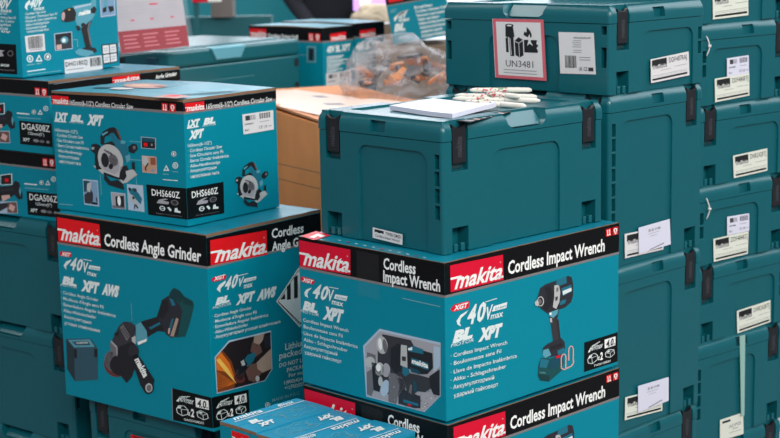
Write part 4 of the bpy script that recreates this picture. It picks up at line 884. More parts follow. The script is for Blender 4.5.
c3 = tool_case(C3, 'L', 'tall teal case beneath the first tall one, beside both impact wrench cartons, slip over sticker', 'tool cases with latches')
sticker(C3.Rt, ((625.9,397.5),(662.8,388),(662.8,410.6),(625.4,420.4)), c3, 'tool', 'DDF482RFJ', off=-.002, base='sticker_cream')
sticker(C3.Rt, ((637.6,386),(668.1,376.9),(668.1,400.6),(637.6,412.6)), c3, 'paper', name='paper_slip', base='paper_violet', off=.0004)
C4 = BoxPlace(CX+.001, CY, -.9254, CYAW, .395, .295, .315)
tool_case(C4, 'L', 'lowest teal case under the two tall ones, only its top rim in frame', 'tool cases with latches')
riser(3, C4)
DX, DY, DYAW = .5960, 3.018, .862
defs = [(-.0295, .1575, 'L', 'topmost teal case of the far right column, cut by the top frame'), (-.1865, .1575, 'L', 'far right column case with two overlapping stickers near the top of the photo'),
        (-.344, .1575, 'LB', 'far right column case third from top, single wide sticker, latch at left'), (-.5015, .1575, 'L', 'far right column case fourth from top, sticker under a shipping label, white tie'),
        (-.659, .1575, 'LB', 'far right column case fifth from top, single sticker, latch at left'), (-.8165, .210, 'L', 'far right column case with a pale vertical strap and square note'),
        (-1.0265, .210, 'L', 'lowest case of the far right column, only its lid rim in frame')]
DC = []
for i, (zt, h, fr, lab) in enumerate(defs):
    bp = BoxPlace(DX + (.001 if i % 2 else -.001), DY, zt, DYAW, .395, .295, h); DC.append((bp, tool_case(bp, fr, lab, 'tool cases with latches')))
riser(4, DC[-1][0])
stk = lambda i, quad, kind, txt, base='sticker_cream', off=-.002, name='label_sticker': sticker(DC[i][0].Rt, quad, DC[i][1], kind, txt, base=base, off=off, name=name)
stk(0, ((713.2,-6),(748.8,-13),(748.8,15.2),(713.6,19.5)), 'tool', 'DDF484RTJ')
stk(1, ((715.3,78.8),(749.8,73.2),(749.8,95.5),(715.7,102.3)), 'tool', 'DDF484RTJ'); stk(1, ((727.6,58.4),(749.2,55.1),(749.5,73.4),(727.6,76.9)), 'ship', 'DDF484', 'paper_violet')
stk(2, ((733.5,155.9),(767.7,148.3),(767.9,170.6),(734.4,178.2)), 'tool', 'DHR242RTJ')
stk(3, ((713.9,239),(749,231.3),(748.3,253.8),(714.3,262)), 'tool', 'DDF484RTJ'); stk(3, ((727.7,216.9),(749.7,213.3),(749.7,230.8),(727.7,235.6)), 'ship', 'DDF484', 'paper_violet')
stk(4, ((737.4,311),(770.9,300.2),(770.9,322),(737.9,333.5)), 'tool', 'DHR242RTJ')
stk(5, ((720.5,420.2),(743.6,412.6),(744,434),(720.5,441)), 'note', 'ADP05')
# strap hanging over D6 and two plastic ties in the corner slots
bp, t6 = DC[5]; F = bp.Rt; m = MB(); q = [F.px(x, y) for x, y in ((739,336),(744.4,334.6),(743.6,415),(740.4,416))]
P0 = [F.w(p, .0012) for p in q]; P1 = [F.w(p, .0022) for p in q]; m.add(P0+P1, [(4,5,6,7),(0,1,5,4),(1,2,6,5),(2,3,7,6),(3,0,4,7),(3,2,1,0)], 'strap'); m.box((0,0,0),(.001,.001,.001),'strap', Matrix.Translation(P0[0]))
tag(m.build('packing_strap'), 'pale translucent strap hanging down the face of a far right case', 'strap')
for (i, px, y0, y1, lb) in ((1, 704.6, 36, 56, 'small white plastic tie on the upper far right case'), (3, 704.6, 198, 219, 'small white plastic tie on the case with the shipping label, far right')):
    F = DC[i][0].Rt; m = MB(); pts = []
    for k in range(9):
        s = k/8; p = F.px(px + 1.6*math.sin(s*math.pi), y0 + (y1-y0)*s); pts.append(F.w(p, .004 + .004*math.sin(s*math.pi)))
    m.tube(pts, .0012, 'zip', 6); c = pts[4]; m.tube([c - Vector((.003,0,0)), c + Vector((.003,0,0))], .0028, 'zip', 8)
    tag(m.build('cable_tie'), lb, 'cable tie', 'white cable ties')
# left stack cases
for i, (zt, lab) in enumerate(((-.5706, 'dark teal case at the left edge, upper one, under the DGA506Z carton'), (-.8018, 'dark teal case at the left edge, lower one, with a pale handle'), (-1.033, 'lowest dark teal case at the left edge, only its top in frame'))):
    bp = BoxPlace(-.6573, 3.13, zt, .68, .395, .295, .2312 if i < 2 else .2312); tool_case(bp, 'L', lab, 'tool cases with latches')
riser(5, bp)
G2 = BoxPlace(-.3689, 2.80, -.8830, .6825, .295, .395, .210)
g2 = tool_case(G2, 'R', 'dark teal case in shade carrying the angle grinder carton', 'tool cases with latches')
a = Art(G2.L); 
sticker(G2.L, ((131,434.4),(158,441),(159,452),(132,446)), g2, 'note', 'GA', base='red')
riser(6, G2)
W2p = BoxPlace(.0845, 2.3858, -.5059-.2605, .7929, .3392, .4419, .2559); riser(7, W2p)

# ------------------------------------------------------------------ three small battery cartons
CW = .2829/3
for i in range(3):
    x = -.0777 - .010*math.sin(.7703) ; y = 2.3142 - .010*math.cos(.7703)
    base = BoxPlace(x, y, -.79 - (.002 if i == 1 else 0), .7703, .2829, .1714, .12)
    o = base.c + base.u * (.2829 - (i + 1) * CW + .0006)
    bp = BoxPlace(o.x, o.y, o.z - ZC, .7703, CW - .0012, .1714, .12)
    t, pr, _ = carton(bp, 'small_tool_carton', ['small flat-topped blue carton nearest the grinder carton, upright lettering on its lid', 'small blue carton in the middle of the three at the bottom', 'small blue carton at the right end of the three, against the wrench carton'][i], 'box', 'three small blue cartons', side='teal', lid='blue_lid', band=0, seed=30+i, lift=.001, ends=True)
    a = Art(Face(bp.c + Vector((0, 0, .0014)), bp.v, Vector((0, 0, 1)))); L_, Wd = .1714, CW
    nm = i > 0                                  # the middle and right cartons lie the other way round
    def m_(x, y, nm=nm, L_=L_, Wd=Wd): return Vector((L_ * (1 - x), Wd * y)) if nm else Vector((L_ * x, Wd * (1 - y)))
    q = Art(a.f, m_); q.mb = a.mb
    q.text('makita', (.10,.22), (.46,.22), (.125,.10), 'white', 2, .015, xh=True); q.line([(.06,.29),(.97,.29)], .02, 'white', 2)
    q.text('40Vmax', (.66,.24), (.86,.24), (.69,.1), 'textwhite', 2, .02); q.text('BL', (.13,.60), (.27,.60), (.18,.44), 'textwhite', 2, .075); q.text('XPT', (.13,.84), (.32,.84), (.18,.68), 'textwhite', 2, .075)
    # line drawing of the boxed tool
    rr = random.Random(9); ox = .42
    out = [(0,.1),(.1,.02),(.2,.08),(.34,.0),(.48,.1),(.46,.34),(.36,.44),(.24,.4),(.14,.5),(.04,.4),(.08,.24)]
    q.line([(ox+x, .44+y) for x, y in out + out[:1]], .008, 'texthalf', 2)
    for k in range(34):
        x0, y0 = ox + rr.uniform(.04,.42), .44 + rr.uniform(.06,.4); q.line([(x0,y0),(x0+rr.uniform(.02,.07),y0+rr.uniform(-.07,.07))], .007, 'texthalf', 2)
    a.mb.build('lid_print', t)
    if i == 0: part(bp.L, t, 'brand_logo', lambda a: logo(a, ((231.8,430.2),(249,436),(249.6,449),(232.4,443)), 'red'))
    finish(t, pr)
base = BoxPlace(-.0777-.007, 2.3142-.0072, -.79, .7703, .2829, .1714, .12); riser(8, base)

# ================================================================== THINGS ON THE CASE LID
F = Face(K.c + Vector((0, 0, -.0035)), K.v, Vector((0, 0, 1)))
def on(x, y, lift=0): return F.w(F.px(x, y), lift)
m = MB(); N = 12; q = [F.px(*p) for p in ((389.8,110.4),(452.4,120.6),(496,110.6),(433,103.2))]
V = []
for k in range(2):
    for i in range(N+1):
        for j in range(2):
            s = i/N; p = (q[0]*(1-s)+q[1]*s) if j == 0 else (q[3]*(1-s)+q[2]*s)
            e = .0
            V.append(F.w(p, .0012 + (0 if k == 0 else .0075) + .006*max(0, s-.55)**1.5*2.6*(1 if j else .5)))
n = 2*(N+1); Fc = []
for i in range(N): Fc += [(n+2*i, n+2*i+2, n+2*i+3, n+2*i+1), (2*i, 2*i+1, 2*i+3, 2*i+2), (2*i, 2*i+2, n+2*i+2, n+2*i), (2*i+1, n+2*i+1, n+2*i+3, 2*i+3)]
Fc += [(0,n,n+1,1), (2*N,2*N+1,n+2*N+1,n+2*N)]
m.add(V, Fc, 'paper_violet'); tag(m.build('paper_pad'), 'white paper pad with slightly curled corner on the tool case lid', 'paper pad')
m = MB(); qs = [F.px(*p) for p in ((452,121),(497,110.4),(512,112.4),(470,123))]; pts = [F.w(p, .0006) for p in qs]; pt2 = [F.w(p, .0016) for p in qs]
m.add(pts+pt2, [(4,5,6,7),(0,1,5,4),(1,2,6,5),(2,3,7,6),(3,0,4,7),(3,2,1,0)], 'ink')
f2 = Art(Face(F.o + Vector((0,0,.0016)), F.u, F.n)); f2.mb = m
for k in range(6): f2.line([(460+k*6.6,119.6-k*1.5),(474+k*6,121.0-k*1.5)], .7, 'pinkish' if k % 2 else 'lightgrey', 1)
tag(m.build('leaflet'), 'dark patterned leaflet sticking out from under the white paper pad', 'leaflet')
pens = [((455,98.5),(537,99.6),0), ((453,101.6),(540,103.6),0), ((470,97.4),(532,97.2),1), ((466,104.6),(526,109.2),0), ((487,101.2),(520,104),1)]
penlab = ['white flower-patterned pen lying rearmost on the case lid', 'longest white flower-patterned pen in the bundle on the lid', 'white pen resting on top at the back of the bundle', 'white pen with green and gold print nearest the paper pad', 'short white pen resting on top of the bundle']
for i, (p0, p1, lv) in enumerate(pens):
    A = on(*p0, .0050 + lv*.0078); B = on(*p1, .0050 + lv*.0078); d = (B-A); m = MB()
    t = thing('pen', A, 0, penlab[i], 'pen', 'white patterned pens'); ln = d.length
    m.tube([A, A+d*.04, A+d*.08, A+d*.60], [.0022,.0036,.0046,.0046], 'penwhite', 12)
    rr = random.Random(i)
    side = d.normalized().cross(Vector((0,0,1)))
    for k in range(26):
        s = rr.uniform(.1,.58); an = rr.uniform(-.4, 2.6); nn = (Vector((0,0,1))*math.sin(an) + side*math.cos(an)); c = A + d*s + nn*.00465; tx = d.normalized(); ty = nn.cross(tx); r = rr.uniform(.0008,.0020)
        m.poly([c + tx*math.cos(g)*r*1.5 + ty*math.sin(g)*r for g in [z*math.pi/3 for z in range(6)]], rr.choice(['pinkdot','pinkdot','greendot','golddot','bluedot'] if i == 3 else ['pinkdot','pinkdot','pinkdot','greendot']))
    m.build('pen_barrel', t)
    m = MB(); m.tube([A+d*.60, A+d*.62, A+d*.95, A+d], [.0048,.0051,.0046,.002], 'penwhite', 12); m.build('pen_cap', t)

# ================================================================== BACKGROUND
BC = BoxPlace(-.1096, 3.30, -.4062, 1.1884, .8468, .3453, .42)
t = thing('cardboard_carton', BC.base, 0, 'big plain brown cardboard carton with tape on top, between the two front stacks', 'box')
m = MB(); X = BC.X(); m.box((0,0,0), (BC.b, BC.a, BC.h-.003), 'kraft', X); m.build('carton_body', t, bevel=.002)
for k, (x0, x1) in enumerate(((0, BC.b/2-.002), (BC.b/2+.002, BC.b))):
    m = MB(); N = 10; V = []
    for i in range(N+1):
        for xx in (x0, x1):
            z = BC.h - .002 + .004*abs(noise.noise(Vector((i*.7, xx*9, 3)))) + (.006*math.sin(i/N*math.pi) if (xx == 0) else 0); V += [(xx, i/N*BC.a, z), (xx, i/N*BC.a, z+.005)]
    P = [X @ Vector(p) for p in V]; Fc = []
    for i in range(N): a_ = 4*i; Fc += [(a_+1, a_+3, a_+7, a_+5), (a_, a_+4, a_+6, a_+2), (a_, a_+1, a_+5, a_+4), (a_+2, a_+6, a_+7, a_+3)]
    Fc += [(0,2,3,1), (4*N, 4*N+1, 4*N+3, 4*N+2)]
    m.add(P, Fc, 'kraft_top'); m.build('top_flap', t)
F = Face(BC.c + Vector((0,0,.0095)), BC.v, Vector((0,0,1))); a = Art(F)
a.poly([(224,94),(296,89.6),(352,97),(380,104),(372,112),(318,115)], 'tape', 1); a.poly([(346,104),(352,100),(372,98.6),(400,101.2),(404,110),(380,113)], 'tape', 2)
a.poly([(310,96),(322,95.6),(330,97.6),(318,97.8)], 'inkgrey', 2); a.poly([(322,103.4),(340,103),(346,105),(328,105.4)], 'inkgrey', 2); a.mb.build('packing_tape', t)
a = Art(BC.L); a.line([(276,163),(320,173)], .6, 'kraft_edge', 1); a.line([(276,178),(320,189)], .6, 'kraft_edge', 1); a.mb.build('crease', t)
riser(9, BC)
Bb = BoxPlace(-.5515, 4.0, -.2912, .6362, .37, .5187, .27)
def big_case(bp, label):
    t = thing('tool_case', bp.base, 0, label, 'tool case', 'tool cases with latches'); X = bp.X()
    m = MB(); m.box((.0,.0,0), (bp.b, bp.a, bp.h-.045), 'case', X); m.build('case_body', t, bevel=.004)
    m = MB(); m.box((-.001,-.001,bp.h-.0442), (bp.b+.001, bp.a+.001, bp.h), 'case', X); m.build('case_lid', t, bevel=.008)
    m = MB(); m.box((.04,.04,bp.h-.001), (bp.b-.04, bp.a-.04, bp.h+.004), 'case', X); m.build('lid_field', t, bevel=.003)
    # front (right-facing) grip recess as a hand hold, its reflected light put into a pale colour, two dark slots at the far end
    m = MB(); m.add([X @ Vector(p) for p in ((bp.b*.30,-.006,bp.h-.002),(bp.b*.335,-.006,bp.h-.033),(bp.b*.52,-.006,bp.h-.033),(bp.b*.56,-.006,bp.h-.002),(bp.b*.30,.02,bp.h+.001),(bp.b*.335,.02,bp.h-.033),(bp.b*.52,.02,bp.h-.033),(bp.b*.56,.02,bp.h+.001))],
          [(0,1,2,3),(7,6,5,4),(0,3,7,4),(0,4,5,1),(1,5,6,2),(2,6,7,3)], 'toollight'); m.build('handle', t, bevel=.002)
    for z0, z1 in ((bp.h-.075, bp.h-.055), (.06, .15)):
        m = MB(); m.box((bp.b-.022,-.0015,z0), (bp.b-.008,.01,z1), 'toolblack', X); m.build('side_slot', t)
    m = MB(); m.box((-.0035,bp.a*.42,bp.h-.05), (.01,bp.a*.56,bp.h-.018), 'latch', X); m.build('latch', t, bevel=.002)
    m = MB(); m.box((-.0045,bp.a*.10,bp.h-.034), (.01,bp.a*.20,bp.h-.016), 'tooltealdark', X); m.build('side_grip', t, bevel=.002)
    a = Art(bp.Rt); w_, h_ = bp.b, bp.h
    pts = [(w_*.10,-h_+.01),(w_*.10,-.11),(w_*.14,-.085),(w_*.62,-.085),(w_*.66,-.11),(w_*.66,-h_+.01)]
    f = bp.Rt; P = [f.w(p, .0) for p in pts]; m = MB(); Q = [f.w(p, .0025) for p in pts]; n = len(pts)
    m.add(P+Q, [tuple(range(n,2*n))] + [(i,(i+1)%n,n+(i+1)%n,n+i) for i in range(n)], 'case'); m.build('raised_panel', t, bevel=.001)
    return t
big_case(Bb, 'wide teal case behind the circular saw carton, carrying the red and white leaflet stand'); riser(10, Bb)
# acrylic leaflet stand on it
def place_quad(quad, y):                        # vertical-ish sheet through four sight lines at depth y
    out = []
    for px_, py_ in quad:
        d = ray(px_, py_); out.append(Vector((0,0,ZC)) + d * (y / d.y))
    return out
zt = Bb.zt
d = ray(122, 56.5); p0 = Vector((0,0,ZC)) + d * ((zt + .006 - ZC)/d.z)
d = ray(190, 48.5); p1 = Vector((0,0,ZC)) + d * ((zt + .006 - ZC)/d.z)
uu = (p1-p0); wd = uu.length; uu.normalize(); nn = Vector((uu.y, -uu.x, 0)); tilt = Matrix.Rotation(R(-8), 3, uu); vv = tilt @ Vector((0,0,1)); 
if vv.dot(nn) > 0: vv = Matrix.Rotation(R(8), 3, uu) @ Vector((0,0,1))
nn = uu.cross(vv); nn = nn if nn.y < 0 else -nn
t = thing('leaflet_stand', (p0+p1)/2 - Vector((0,0,.004)), 0, 'clear acrylic stand with a red and white product leaflet, on the rear case', 'leaflet stand')
hh = .34
m = MB(); e = .012
def sheet(m, a0, a1, z0, z1, off, th, mm):
    P = [p0 + uu*a + vv*z + nn*off for a, z in ((a0,z0),(a1,z0),(a1,z1),(a0,z1))]; Q = [p + nn*th for p in P]; m.add(P+Q, [(4,5,6,7),(3,2,1,0),(0,1,5,4),(1,2,6,5),(2,3,7,6),(3,0,4,7)], mm)
sheet(m, -e, wd+e, 0, hh, .003, .003, 'acrylic'); sheet(m, -e, wd+e, 0, hh, -.006, .003, 'acrylic')
Ps = [p0 - uu*e, p1 + uu*e]; m.add([Ps[0]+nn*.05, Ps[1]+nn*.05, Ps[1]-nn*.03, Ps[0]-nn*.03] + [p+Vector((0,0,.004)) for p in (Ps[0]+nn*.05, Ps[1]+nn*.05, Ps[1]-nn*.03, Ps[0]-nn*.03)], [(4,5,6,7),(0,1,5,4),(1,2,6,5),(2,3,7,6),(3,0,4,7)], 'acrylic'); m.build('acrylic_holder', t)
m = MB(); sheet(m, 0, wd, .006, hh, -.002, .0012, 'leaf_paper'); m.f.pop
f = Face(p0 + nn*(-.0008), uu, nn)
if f.v.dot(vv) < 0: f.v = -f.v
a = Art(f, lambda x, y: Vector((x*wd, y*hh))); a.mb = m
def rq(x0,y0,x1,y1,mm,L=1): m.poly([f.w((x*wd, y*hh), .0002*L) for x, y in ((x0,y0),(x1,y0),(x1,y1),(x0,y1))], mm)
rq(0,.02,1,.175,'leaf_red')
for x in (.06,.34,.66):
    for k in range(4): rq(x,.05+k*.028,x+.22-.02*(k%3),.06+k*.028,'sticker_pink',2)
for cx, y, k in ((.06,.40,0),(.28,.42,1),(.5,.36,2),(.76,.42,3)):
    for j in range(4): rq(cx,y-.06-j*.024,cx+.16-.03*(j%2),y-.054-j*.024,'lightgrey',2)
rq(.02,.40,.10,.45,'darkgrey',2); rq(.07,.44,.13,.49,'brownglove',2); rq(.3,.41,.4,.44,'darkgrey',2); rq(.24,.47,.33,.50,'discred',2); rq(.5,.345,.62,.356,'crimson',2); rq(.84,.43,.91,.455,'crimson',2); rq(.86,.455,.89,.51,'brownglove',2)
for x in (.2,.48,.78): rq(x,.24,x+.05,.25,'crimson',2)
m.build('leaflet', t)

def drill_box(bp, label, text, k):
    t, pr, _ = carton(bp, 'drill_box', label, 'box', 'drill cartons at the back', band=.15, stripe=.02, seed=50+k, lift=.003); L, Rr = pr['L'], pr['R']
    if k == 0:
        part(bp.L, t, 'brand_logo', lambda a: logo(a, ((250,28.4),(266.5,29),(266.6,37.6),(250,37)), small=True)); L.text('Cordless Driver Drill', (268,37.2), (298,39), (268,33.4), 'white', 2, .03)
        icons(L, ((308.6,33),(313.6,33.2),(313.8,41),(308.8,40.8)), ((315,33.4),(320.4,33.6),(320.6,41.4),(315.2,41.2)))
        L.poly([(307,46),(316,46.4),(316,62.6),(307,62.2)], 'texthalf', 2); L.poly([(308,47.2),(315,47.6),(315,61.4),(308,61)], 'toolteal', 3); L.poly([(309.4,48.6),(313.6,49),(313.2,60),(309.4,60)], 'toolblack', 4); L.line([(298,54.6),(307,55)], .6, 'texthalf', 2)
    x = 0 if k == 0 else 29.6; y = 0 if k == 0 else -3.4
    s = lambda pts: tuple((p+x, q+y) for p, q in pts)
    part(bp.Rt, t, 'brand_logo', lambda a: logo(a, s(((330,34),(345.8,31.6),(346,39.6),(330.2,41.6))), small=True))
    Rr.text('40V BL XPT', (326.6+x,53+y), (350+x,50+y), (327+x,46.6+y), 'textwhite', 2, .06)
    for i in range(9): Rr.line([(326.8+x,57+i*1.9+y),(326.8+x+(17,15,21,16,18,14,12,16,10)[i],56.6+i*1.9-(1.4 if i else 1.2)+y)], 1.0, 'textwhite', 2)
    sticker(bp.Rt, s(((326,73.4),(351,70),(351.4,86),(326.4,90))), t, 'ship', 'DDF487')
    finish(t, pr); return t
D1 = BoxPlace(-.1798, 4.45, -.2646, .7, .2878, .1315, .25)
D2 = BoxPlace(-.1798+.138*math.sin(.7), 4.45+.138*math.cos(.7), -.2606, .7, .2878, .1315, .254)
drill_box(D1, 'teal cordless drill carton at the back, front one of the pair behind the brown carton', 'x', 0); riser(11, D1)
drill_box(D2, 'teal cordless drill carton at the back, right one of the pair behind the plastic bag', 'x', 1); riser(12, D2)

# tilted carton leaning behind the plastic bag
P = place_quad(((386.3,5.8),(446,-5.0),(453.5,35.6),(393.6,44.9)), 4.5)
t = thing('tool_carton', (P[2]+P[3])/2, 0, 'tilted teal carton with white lettering at the back, left of the UN3481 case', 'box')
u_ = (P[1]-P[0]).normalized(); vtmp = (P[0]-P[3]).normalized(); n_ = u_.cross(vtmp).normalized(); n_ = n_ if n_.y < 0 else -n_
wq = (P[1]-P[0]).length; hq = (P[0]-P[3]).length; band_h = .03
m = MB(); c0 = P[3]; pts = [c0, c0+u_*wq, c0+u_*wq+vtmp*(hq+band_h), c0+vtmp*(hq+band_h)]; Q = [p - n_*.22 for p in pts]
m.add(pts+Q, [(0,1,2,3),(7,6,5,4),(0,4,5,1),(1,5,6,2),(2,6,7,3),(3,7,4,0)], 'teal'); m.build('carton_body', t, bevel=.002)
f = Face(c0, u_, n_); f.v = vtmp; a = Art(f)
a.poly([(386.3,5.2),(446,-5.6),(444.8,-15),(385,-4)], 'black', 1); a.poly([(386.5,6.4),(446.2,-4.4),(446,-5.6),(386.3,5.2)], 'grey_stripe', 1)
a.poly([(389,2.6),(404,-.2),(403,-9),(388,-6)], 'red', 2)
a.poly([(410,9),(399,13),(393.8,18),(395,22),(398,16.6),(404,13)], 'textwhite', 2); a.text('40V', (397,19), (406,17.4), (398.6,12), 'textwhite', 2, .04); a.text('max', (399,22), (410,20), (399,19), 'textwhite', 2, .03, xh=True)
a.text('BL', (394.4,31.6), (405.4,29.4), (396,24.4), 'textwhite', 2, .06); a.text('XGT', (390,13), (396,12), (391,9.6), 'texthalf', 2, .03)
rows = [('Brushless', 18), ('Cordless Hammer Drill', 31), ('Perceuse à percussion', 29), ('Taladro atornillador', 22), ('Akku-Schlagbohrer', 30), ('Аккумуляторная', 28), ('ударная дрель', 22), ('шуруповерт', 26)]
for i, (tx, ln) in enumerate(rows): a.text(tx, (414.6+i*1.05, 8.6+i*4.05), (414.6+i*1.05+ln, 8.6+i*4.05-ln*.175), (414.4+i*1.05, 5.9+i*4.05), 'textwhite', 2, .03)
a.mb.build('printed_panel', t)
bpq = BoxPlace(.02, 4.50, (P[3].z-.0)-ZC-.001, .0, .01, .01, .01)
mm = MB(); mm.box((min(P[3].x,P[2].x)-.05, 4.46, 0), (max(P[3].x,P[2].x)+.1, 4.72, min(P[2].z,P[3].z)-.002), 'plinth'); struct(mm.build('trim_13'))

# clear plastic bag holding packaging
def blob(name, c, rx, ry, rz, mname, amp, sc, seed, parent=None, sub=5):
    bm = bmesh.new(); bmesh.ops.create_icosphere(bm, subdivisions=sub, radius=1)
    for v in bm.verts:
        p = v.co.copy(); n1 = noise.noise(p*sc + Vector((seed,0,0))); n2 = noise.ridged_multi_fractal(p*sc*1.6 + Vector((seed,3,1)), 1, 2.1, 4, 1, 2)
        k = 1 + amp*n1 + amp*.30*(n2-1.0); q = Vector((p.x*rx*k, p.y*ry*k, p.z*rz*k)); 
        if q.z < -rz*.42: q.z = -rz*.42 + .1*(q.z + rz*.42)
        v.co = q + Vector(c)
    me = bpy.data.meshes.new(name); bm.to_mesh(me); bm.free(); me.materials.append(MATS[mname]); me.polygons.foreach_set('use_smooth', [True]*len(me.polygons))
    o = bpy.data.objects.new(name, me); COL.objects.link(o)
    if parent:
        me.transform(parent_matrix(parent).inverted()); o.parent = parent
    return o
def at(x, y, Y): d = ray(x, y); return Vector((0,0,ZC)) + d*(Y/d.y)
cb_ = at(397, 77, 3.95)
t = thing('plastic_bag', cb_ - Vector((0,0,.06)), 0, 'crumpled clear plastic bag of packaging behind the tool case with pens', 'plastic bag')
blob('bag_film', cb_ , .135, .17, .098, 'film', .36, 1.25, 4, t, 6)
rr = random.Random(12)
for i in range(22):
    c = cb_ + Vector((rr.uniform(-.11,.12), rr.uniform(-.09,.06), rr.uniform(-.018,.05))); m = MB(); rot = Matrix.Translation(c) @ Matrix.Rotation(rr.uniform(0,3), 4, 'Z') @ Matrix.Rotation(rr.uniform(-.9,.9), 4, 'X') @ Matrix.Rotation(rr.uniform(-.6,.6), 4, 'Y')
    s = rr.uniform(.014,.034); m.box((-s,-s*.45,-.004),(s,s*.45,.004), ['kraft_top','tooldark','kraft','kraft','kraft_top','toolblack','darkgrey'][i % 7], rot); m.build('packaging_scrap', t, bevel=.001)
zb = (cb_.z - .044)
mm = MB(); mm.box((cb_.x-.13, 3.86, 0), (cb_.x+.14, 4.12, zb-.03), 'plinth'); struct(mm.build('trim_14'))

# far background: column, screen, cream bag, person
def at_z(x, y, Y): return at(x, y, Y)
p = at(222, 0, 6.6); wv = .045
m = MB(); m.box((p.x-.045, 6.58, p.z-.07), (p.x+.045, 6.7, p.z+.9), 'column'); m.box((p.x-.2, 6.62, 0), (p.x+.2, 6.7, p.z-.07), 'booth_dark')
tag(m.build('display_column'), 'grey upright display column far behind the rear case', 'display column')
p = at(205, 0, 6.3); m = MB(); m.box((p.x-.05, 6.3, p.z-.008), (p.x+.012, 6.36, p.z+.12), 'crimson'); m.box((p.x+.012, 6.3, p.z-.008), (p.x+.06, 6.36, p.z+.12), 'white'); m.box((p.x-.05,6.32,0),(p.x-.03,6.34,p.z), 'booth_dark'); tag(m.build('hanging_sign'), 'small red and white sign at the top left behind the leaflet stand', 'sign')
p = at(370, 6, 6.4)
t = thing('monitor', (p.x, 6.5, p.z-.12), 0, 'glowing pink and violet screen at the top behind the drill cartons', 'monitor')
m = MB(); m.box((p.x-.075, 6.46, p.z-.07), (p.x+.075, 6.5, p.z+.28), 'toolblack'); m.box((p.x-.02,6.47,0),(p.x+.02,6.49,p.z-.07), 'toolblack'); m.build('housing', t, bevel=.004)
m = MB(); m.box((p.x-.068, 6.452, p.z-.02), (p.x+.068, 6.458, p.z+.27), 'screen'); m.box((p.x-.04, 6.446, p.z-.01), (p.x+.0, 6.452, p.z+.2), 'screen2'); m.build('display_panel', t)
o = blob('shopping_bag', at(376, 16, 5.3), .075, .05, .045, 'cream', .2, 1.5, 2); tag(o, 'cream coloured bag resting at the back between screen and tilted carton', 'bag')
c = at(376, 16, 5.3); mm = MB(); mm.box((c.x-.1, 5.24, 0), (c.x+.1, 5.38, c.z-.03), 'plinth'); struct(mm.build('trim_15'))

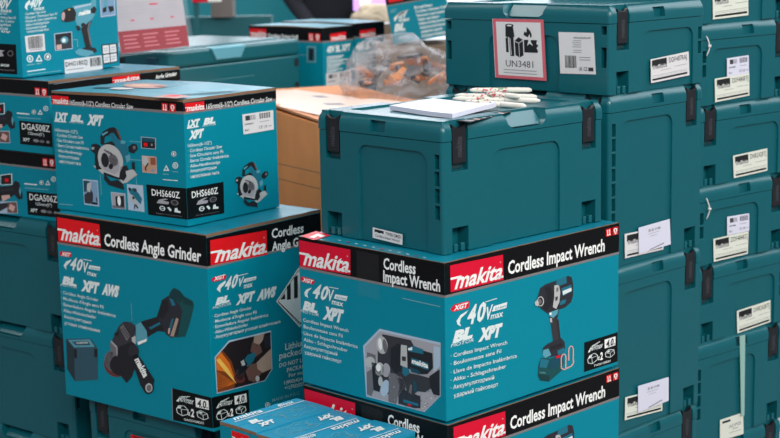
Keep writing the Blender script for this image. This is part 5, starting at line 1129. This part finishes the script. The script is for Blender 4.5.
def person():
    p = at(333, 8, 6.7); x = p.x; y = 6.7
    J = {'pelvis':(x,y,.95,.13),'waist':(x,y,1.10,.125),'chest':(x,y,1.32,.145),'neckb':(x,y,1.48,.06),'neck':(x,y,1.54,.052),
         'hipL':(x-.09,y,.90,.088),'kneeL':(x-.10,y-.01,.50,.058),'ankL':(x-.10,y+.02,.09,.042),'toeL':(x-.11,y-.14,.04,.036),
         'hipR':(x+.09,y,.90,.088),'kneeR':(x+.10,y-.01,.50,.058),'ankR':(x+.10,y+.02,.09,.042),'toeR':(x+.11,y-.14,.04,.036),
         'shL':(x-.18,y,1.43,.062),'elL':(x-.19,y+.02,1.17,.044),'wrL':(x-.08,y-.17,1.03,.03),'shR':(x+.18,y,1.43,.062),'elR':(x+.19,y+.02,1.17,.044),'wrR':(x+.08,y-.17,1.03,.03),
         'hdb':(x,y-.02,1.59,.062),'hdm':(x,y-.012,1.66,.086),'hdt':(x,y-.004,1.72,.078)}
    E_ = [('pelvis','waist'),('waist','chest'),('chest','neckb'),('neckb','neck'),('pelvis','hipL'),('hipL','kneeL'),('kneeL','ankL'),('ankL','toeL'),('pelvis','hipR'),('hipR','kneeR'),('kneeR','ankR'),('ankR','toeR'),
          ('chest','shL'),('shL','elL'),('elL','wrL'),('chest','shR'),('shR','elR'),('elR','wrR'),('neck','hdb'),('hdb','hdm'),('hdm','hdt')]
    for s, sx in (('L',-1),('R',1)):
        wx_, wy_, wz_, _ = J['wr'+s]; J['pm'+s] = (wx_, wy_-.03, wz_-.06, .028); E_.append(('wr'+s, 'pm'+s))
        for k, (dx, ln) in enumerate(((-.024,.06),(-.008,.075),(.009,.07),(.024,.055))):
            a_, b_ = 'f%d%s' % (k, s), 'g%d%s' % (k, s); J[a_] = (wx_+dx, wy_-.035, wz_-.06-ln*.6, .009); J[b_] = (wx_+dx, wy_-.03, wz_-.06-ln*1.15, .008); E_ += [('pm'+s, a_), (a_, b_)]
        J['th'+s] = (wx_-sx*.035, wy_-.04, wz_-.055, .010); J['ti'+s] = (wx_-sx*.045, wy_-.05, wz_-.085, .008); E_ += [('pm'+s, 'th'+s), ('th'+s, 'ti'+s)]
    keys = list(J); me = bpy.data.meshes.new('body'); me.from_pydata([J[k][:3] for k in keys], [(keys.index(a), keys.index(b)) for a, b in E_], [])
    t = thing('person', (x, y, 0), 0, 'person in dark clothes standing far behind the drill cartons, cropped by the frame', 'person')
    me.transform(Matrix.Translation((-x, -y, 0)))
    o = bpy.data.objects.new('body', me); COL.objects.link(o); o.parent = t
    sk = o.modifiers.new('Skin', 'SKIN'); sv = me.skin_vertices
    if not sv:
        me.attributes.new('x', 'FLOAT', 'POINT')
    for i, k in enumerate(keys):
        if i < len(me.skin_vertices[0].data) if me.skin_vertices else False: me.skin_vertices[0].data[i].radius = (J[k][3],)*2
    if me.skin_vertices: me.skin_vertices[0].data[0].use_root = True
    sb = o.modifiers.new('S', 'SUBSURF'); sb.levels = 1; sb.render_levels = 1
    me2 = eval_mesh(o); o.modifiers.clear(); o.data = me2
    me2.materials.clear(); me2.materials.append(MATS['cloth']); me2.materials.append(MATS['skinbody'])
    for pl in me2.polygons:
        pl.use_smooth = True; z = pl.center.z; pl.material_index = 1 if z > 1.50 or (.80 < z < 1.02 and pl.center.y < -.145) else 0
    def bit(name, c, sc, mname, seed=0, amp=0):
        bm = bmesh.new(); bmesh.ops.create_icosphere(bm, subdivisions=3, radius=1)
        for v in bm.verts:
            k = 1 + amp * noise.noise(v.co * 3 + Vector((seed, 0, 0))); v.co = Vector((v.co.x*sc[0]*k + c[0], v.co.y*sc[1]*k + c[1], v.co.z*sc[2]*k + c[2]))
        mm_ = bpy.data.meshes.new(name); bm.to_mesh(mm_); bm.free(); mm_.materials.append(MATS[mname]); mm_.polygons.foreach_set('use_smooth', [True]*len(mm_.polygons))
        ob = bpy.data.objects.new(name, mm_); COL.objects.link(ob); ob.parent = t
    bit('hair', (0, .022, 1.705), (.088, .092, .094), 'toolblack', 3, .12)
    bit('nose', (0, -.098, 1.648), (.011, .016, .020), 'skinbody'); bit('mouth', (0, -.083, 1.612), (.024, .008, .006), 'discred')
    for sx in (-1, 1):
        bit('ear', (sx*.080, -.005, 1.65), (.010, .018, .030), 'skinbody'); bit('eye', (sx*.030, -.086, 1.672), (.012, .008, .006), 'ink')
    return t
person()
# shelf of the booth: dark lower drape behind leaflet stand is the booth_side panel above
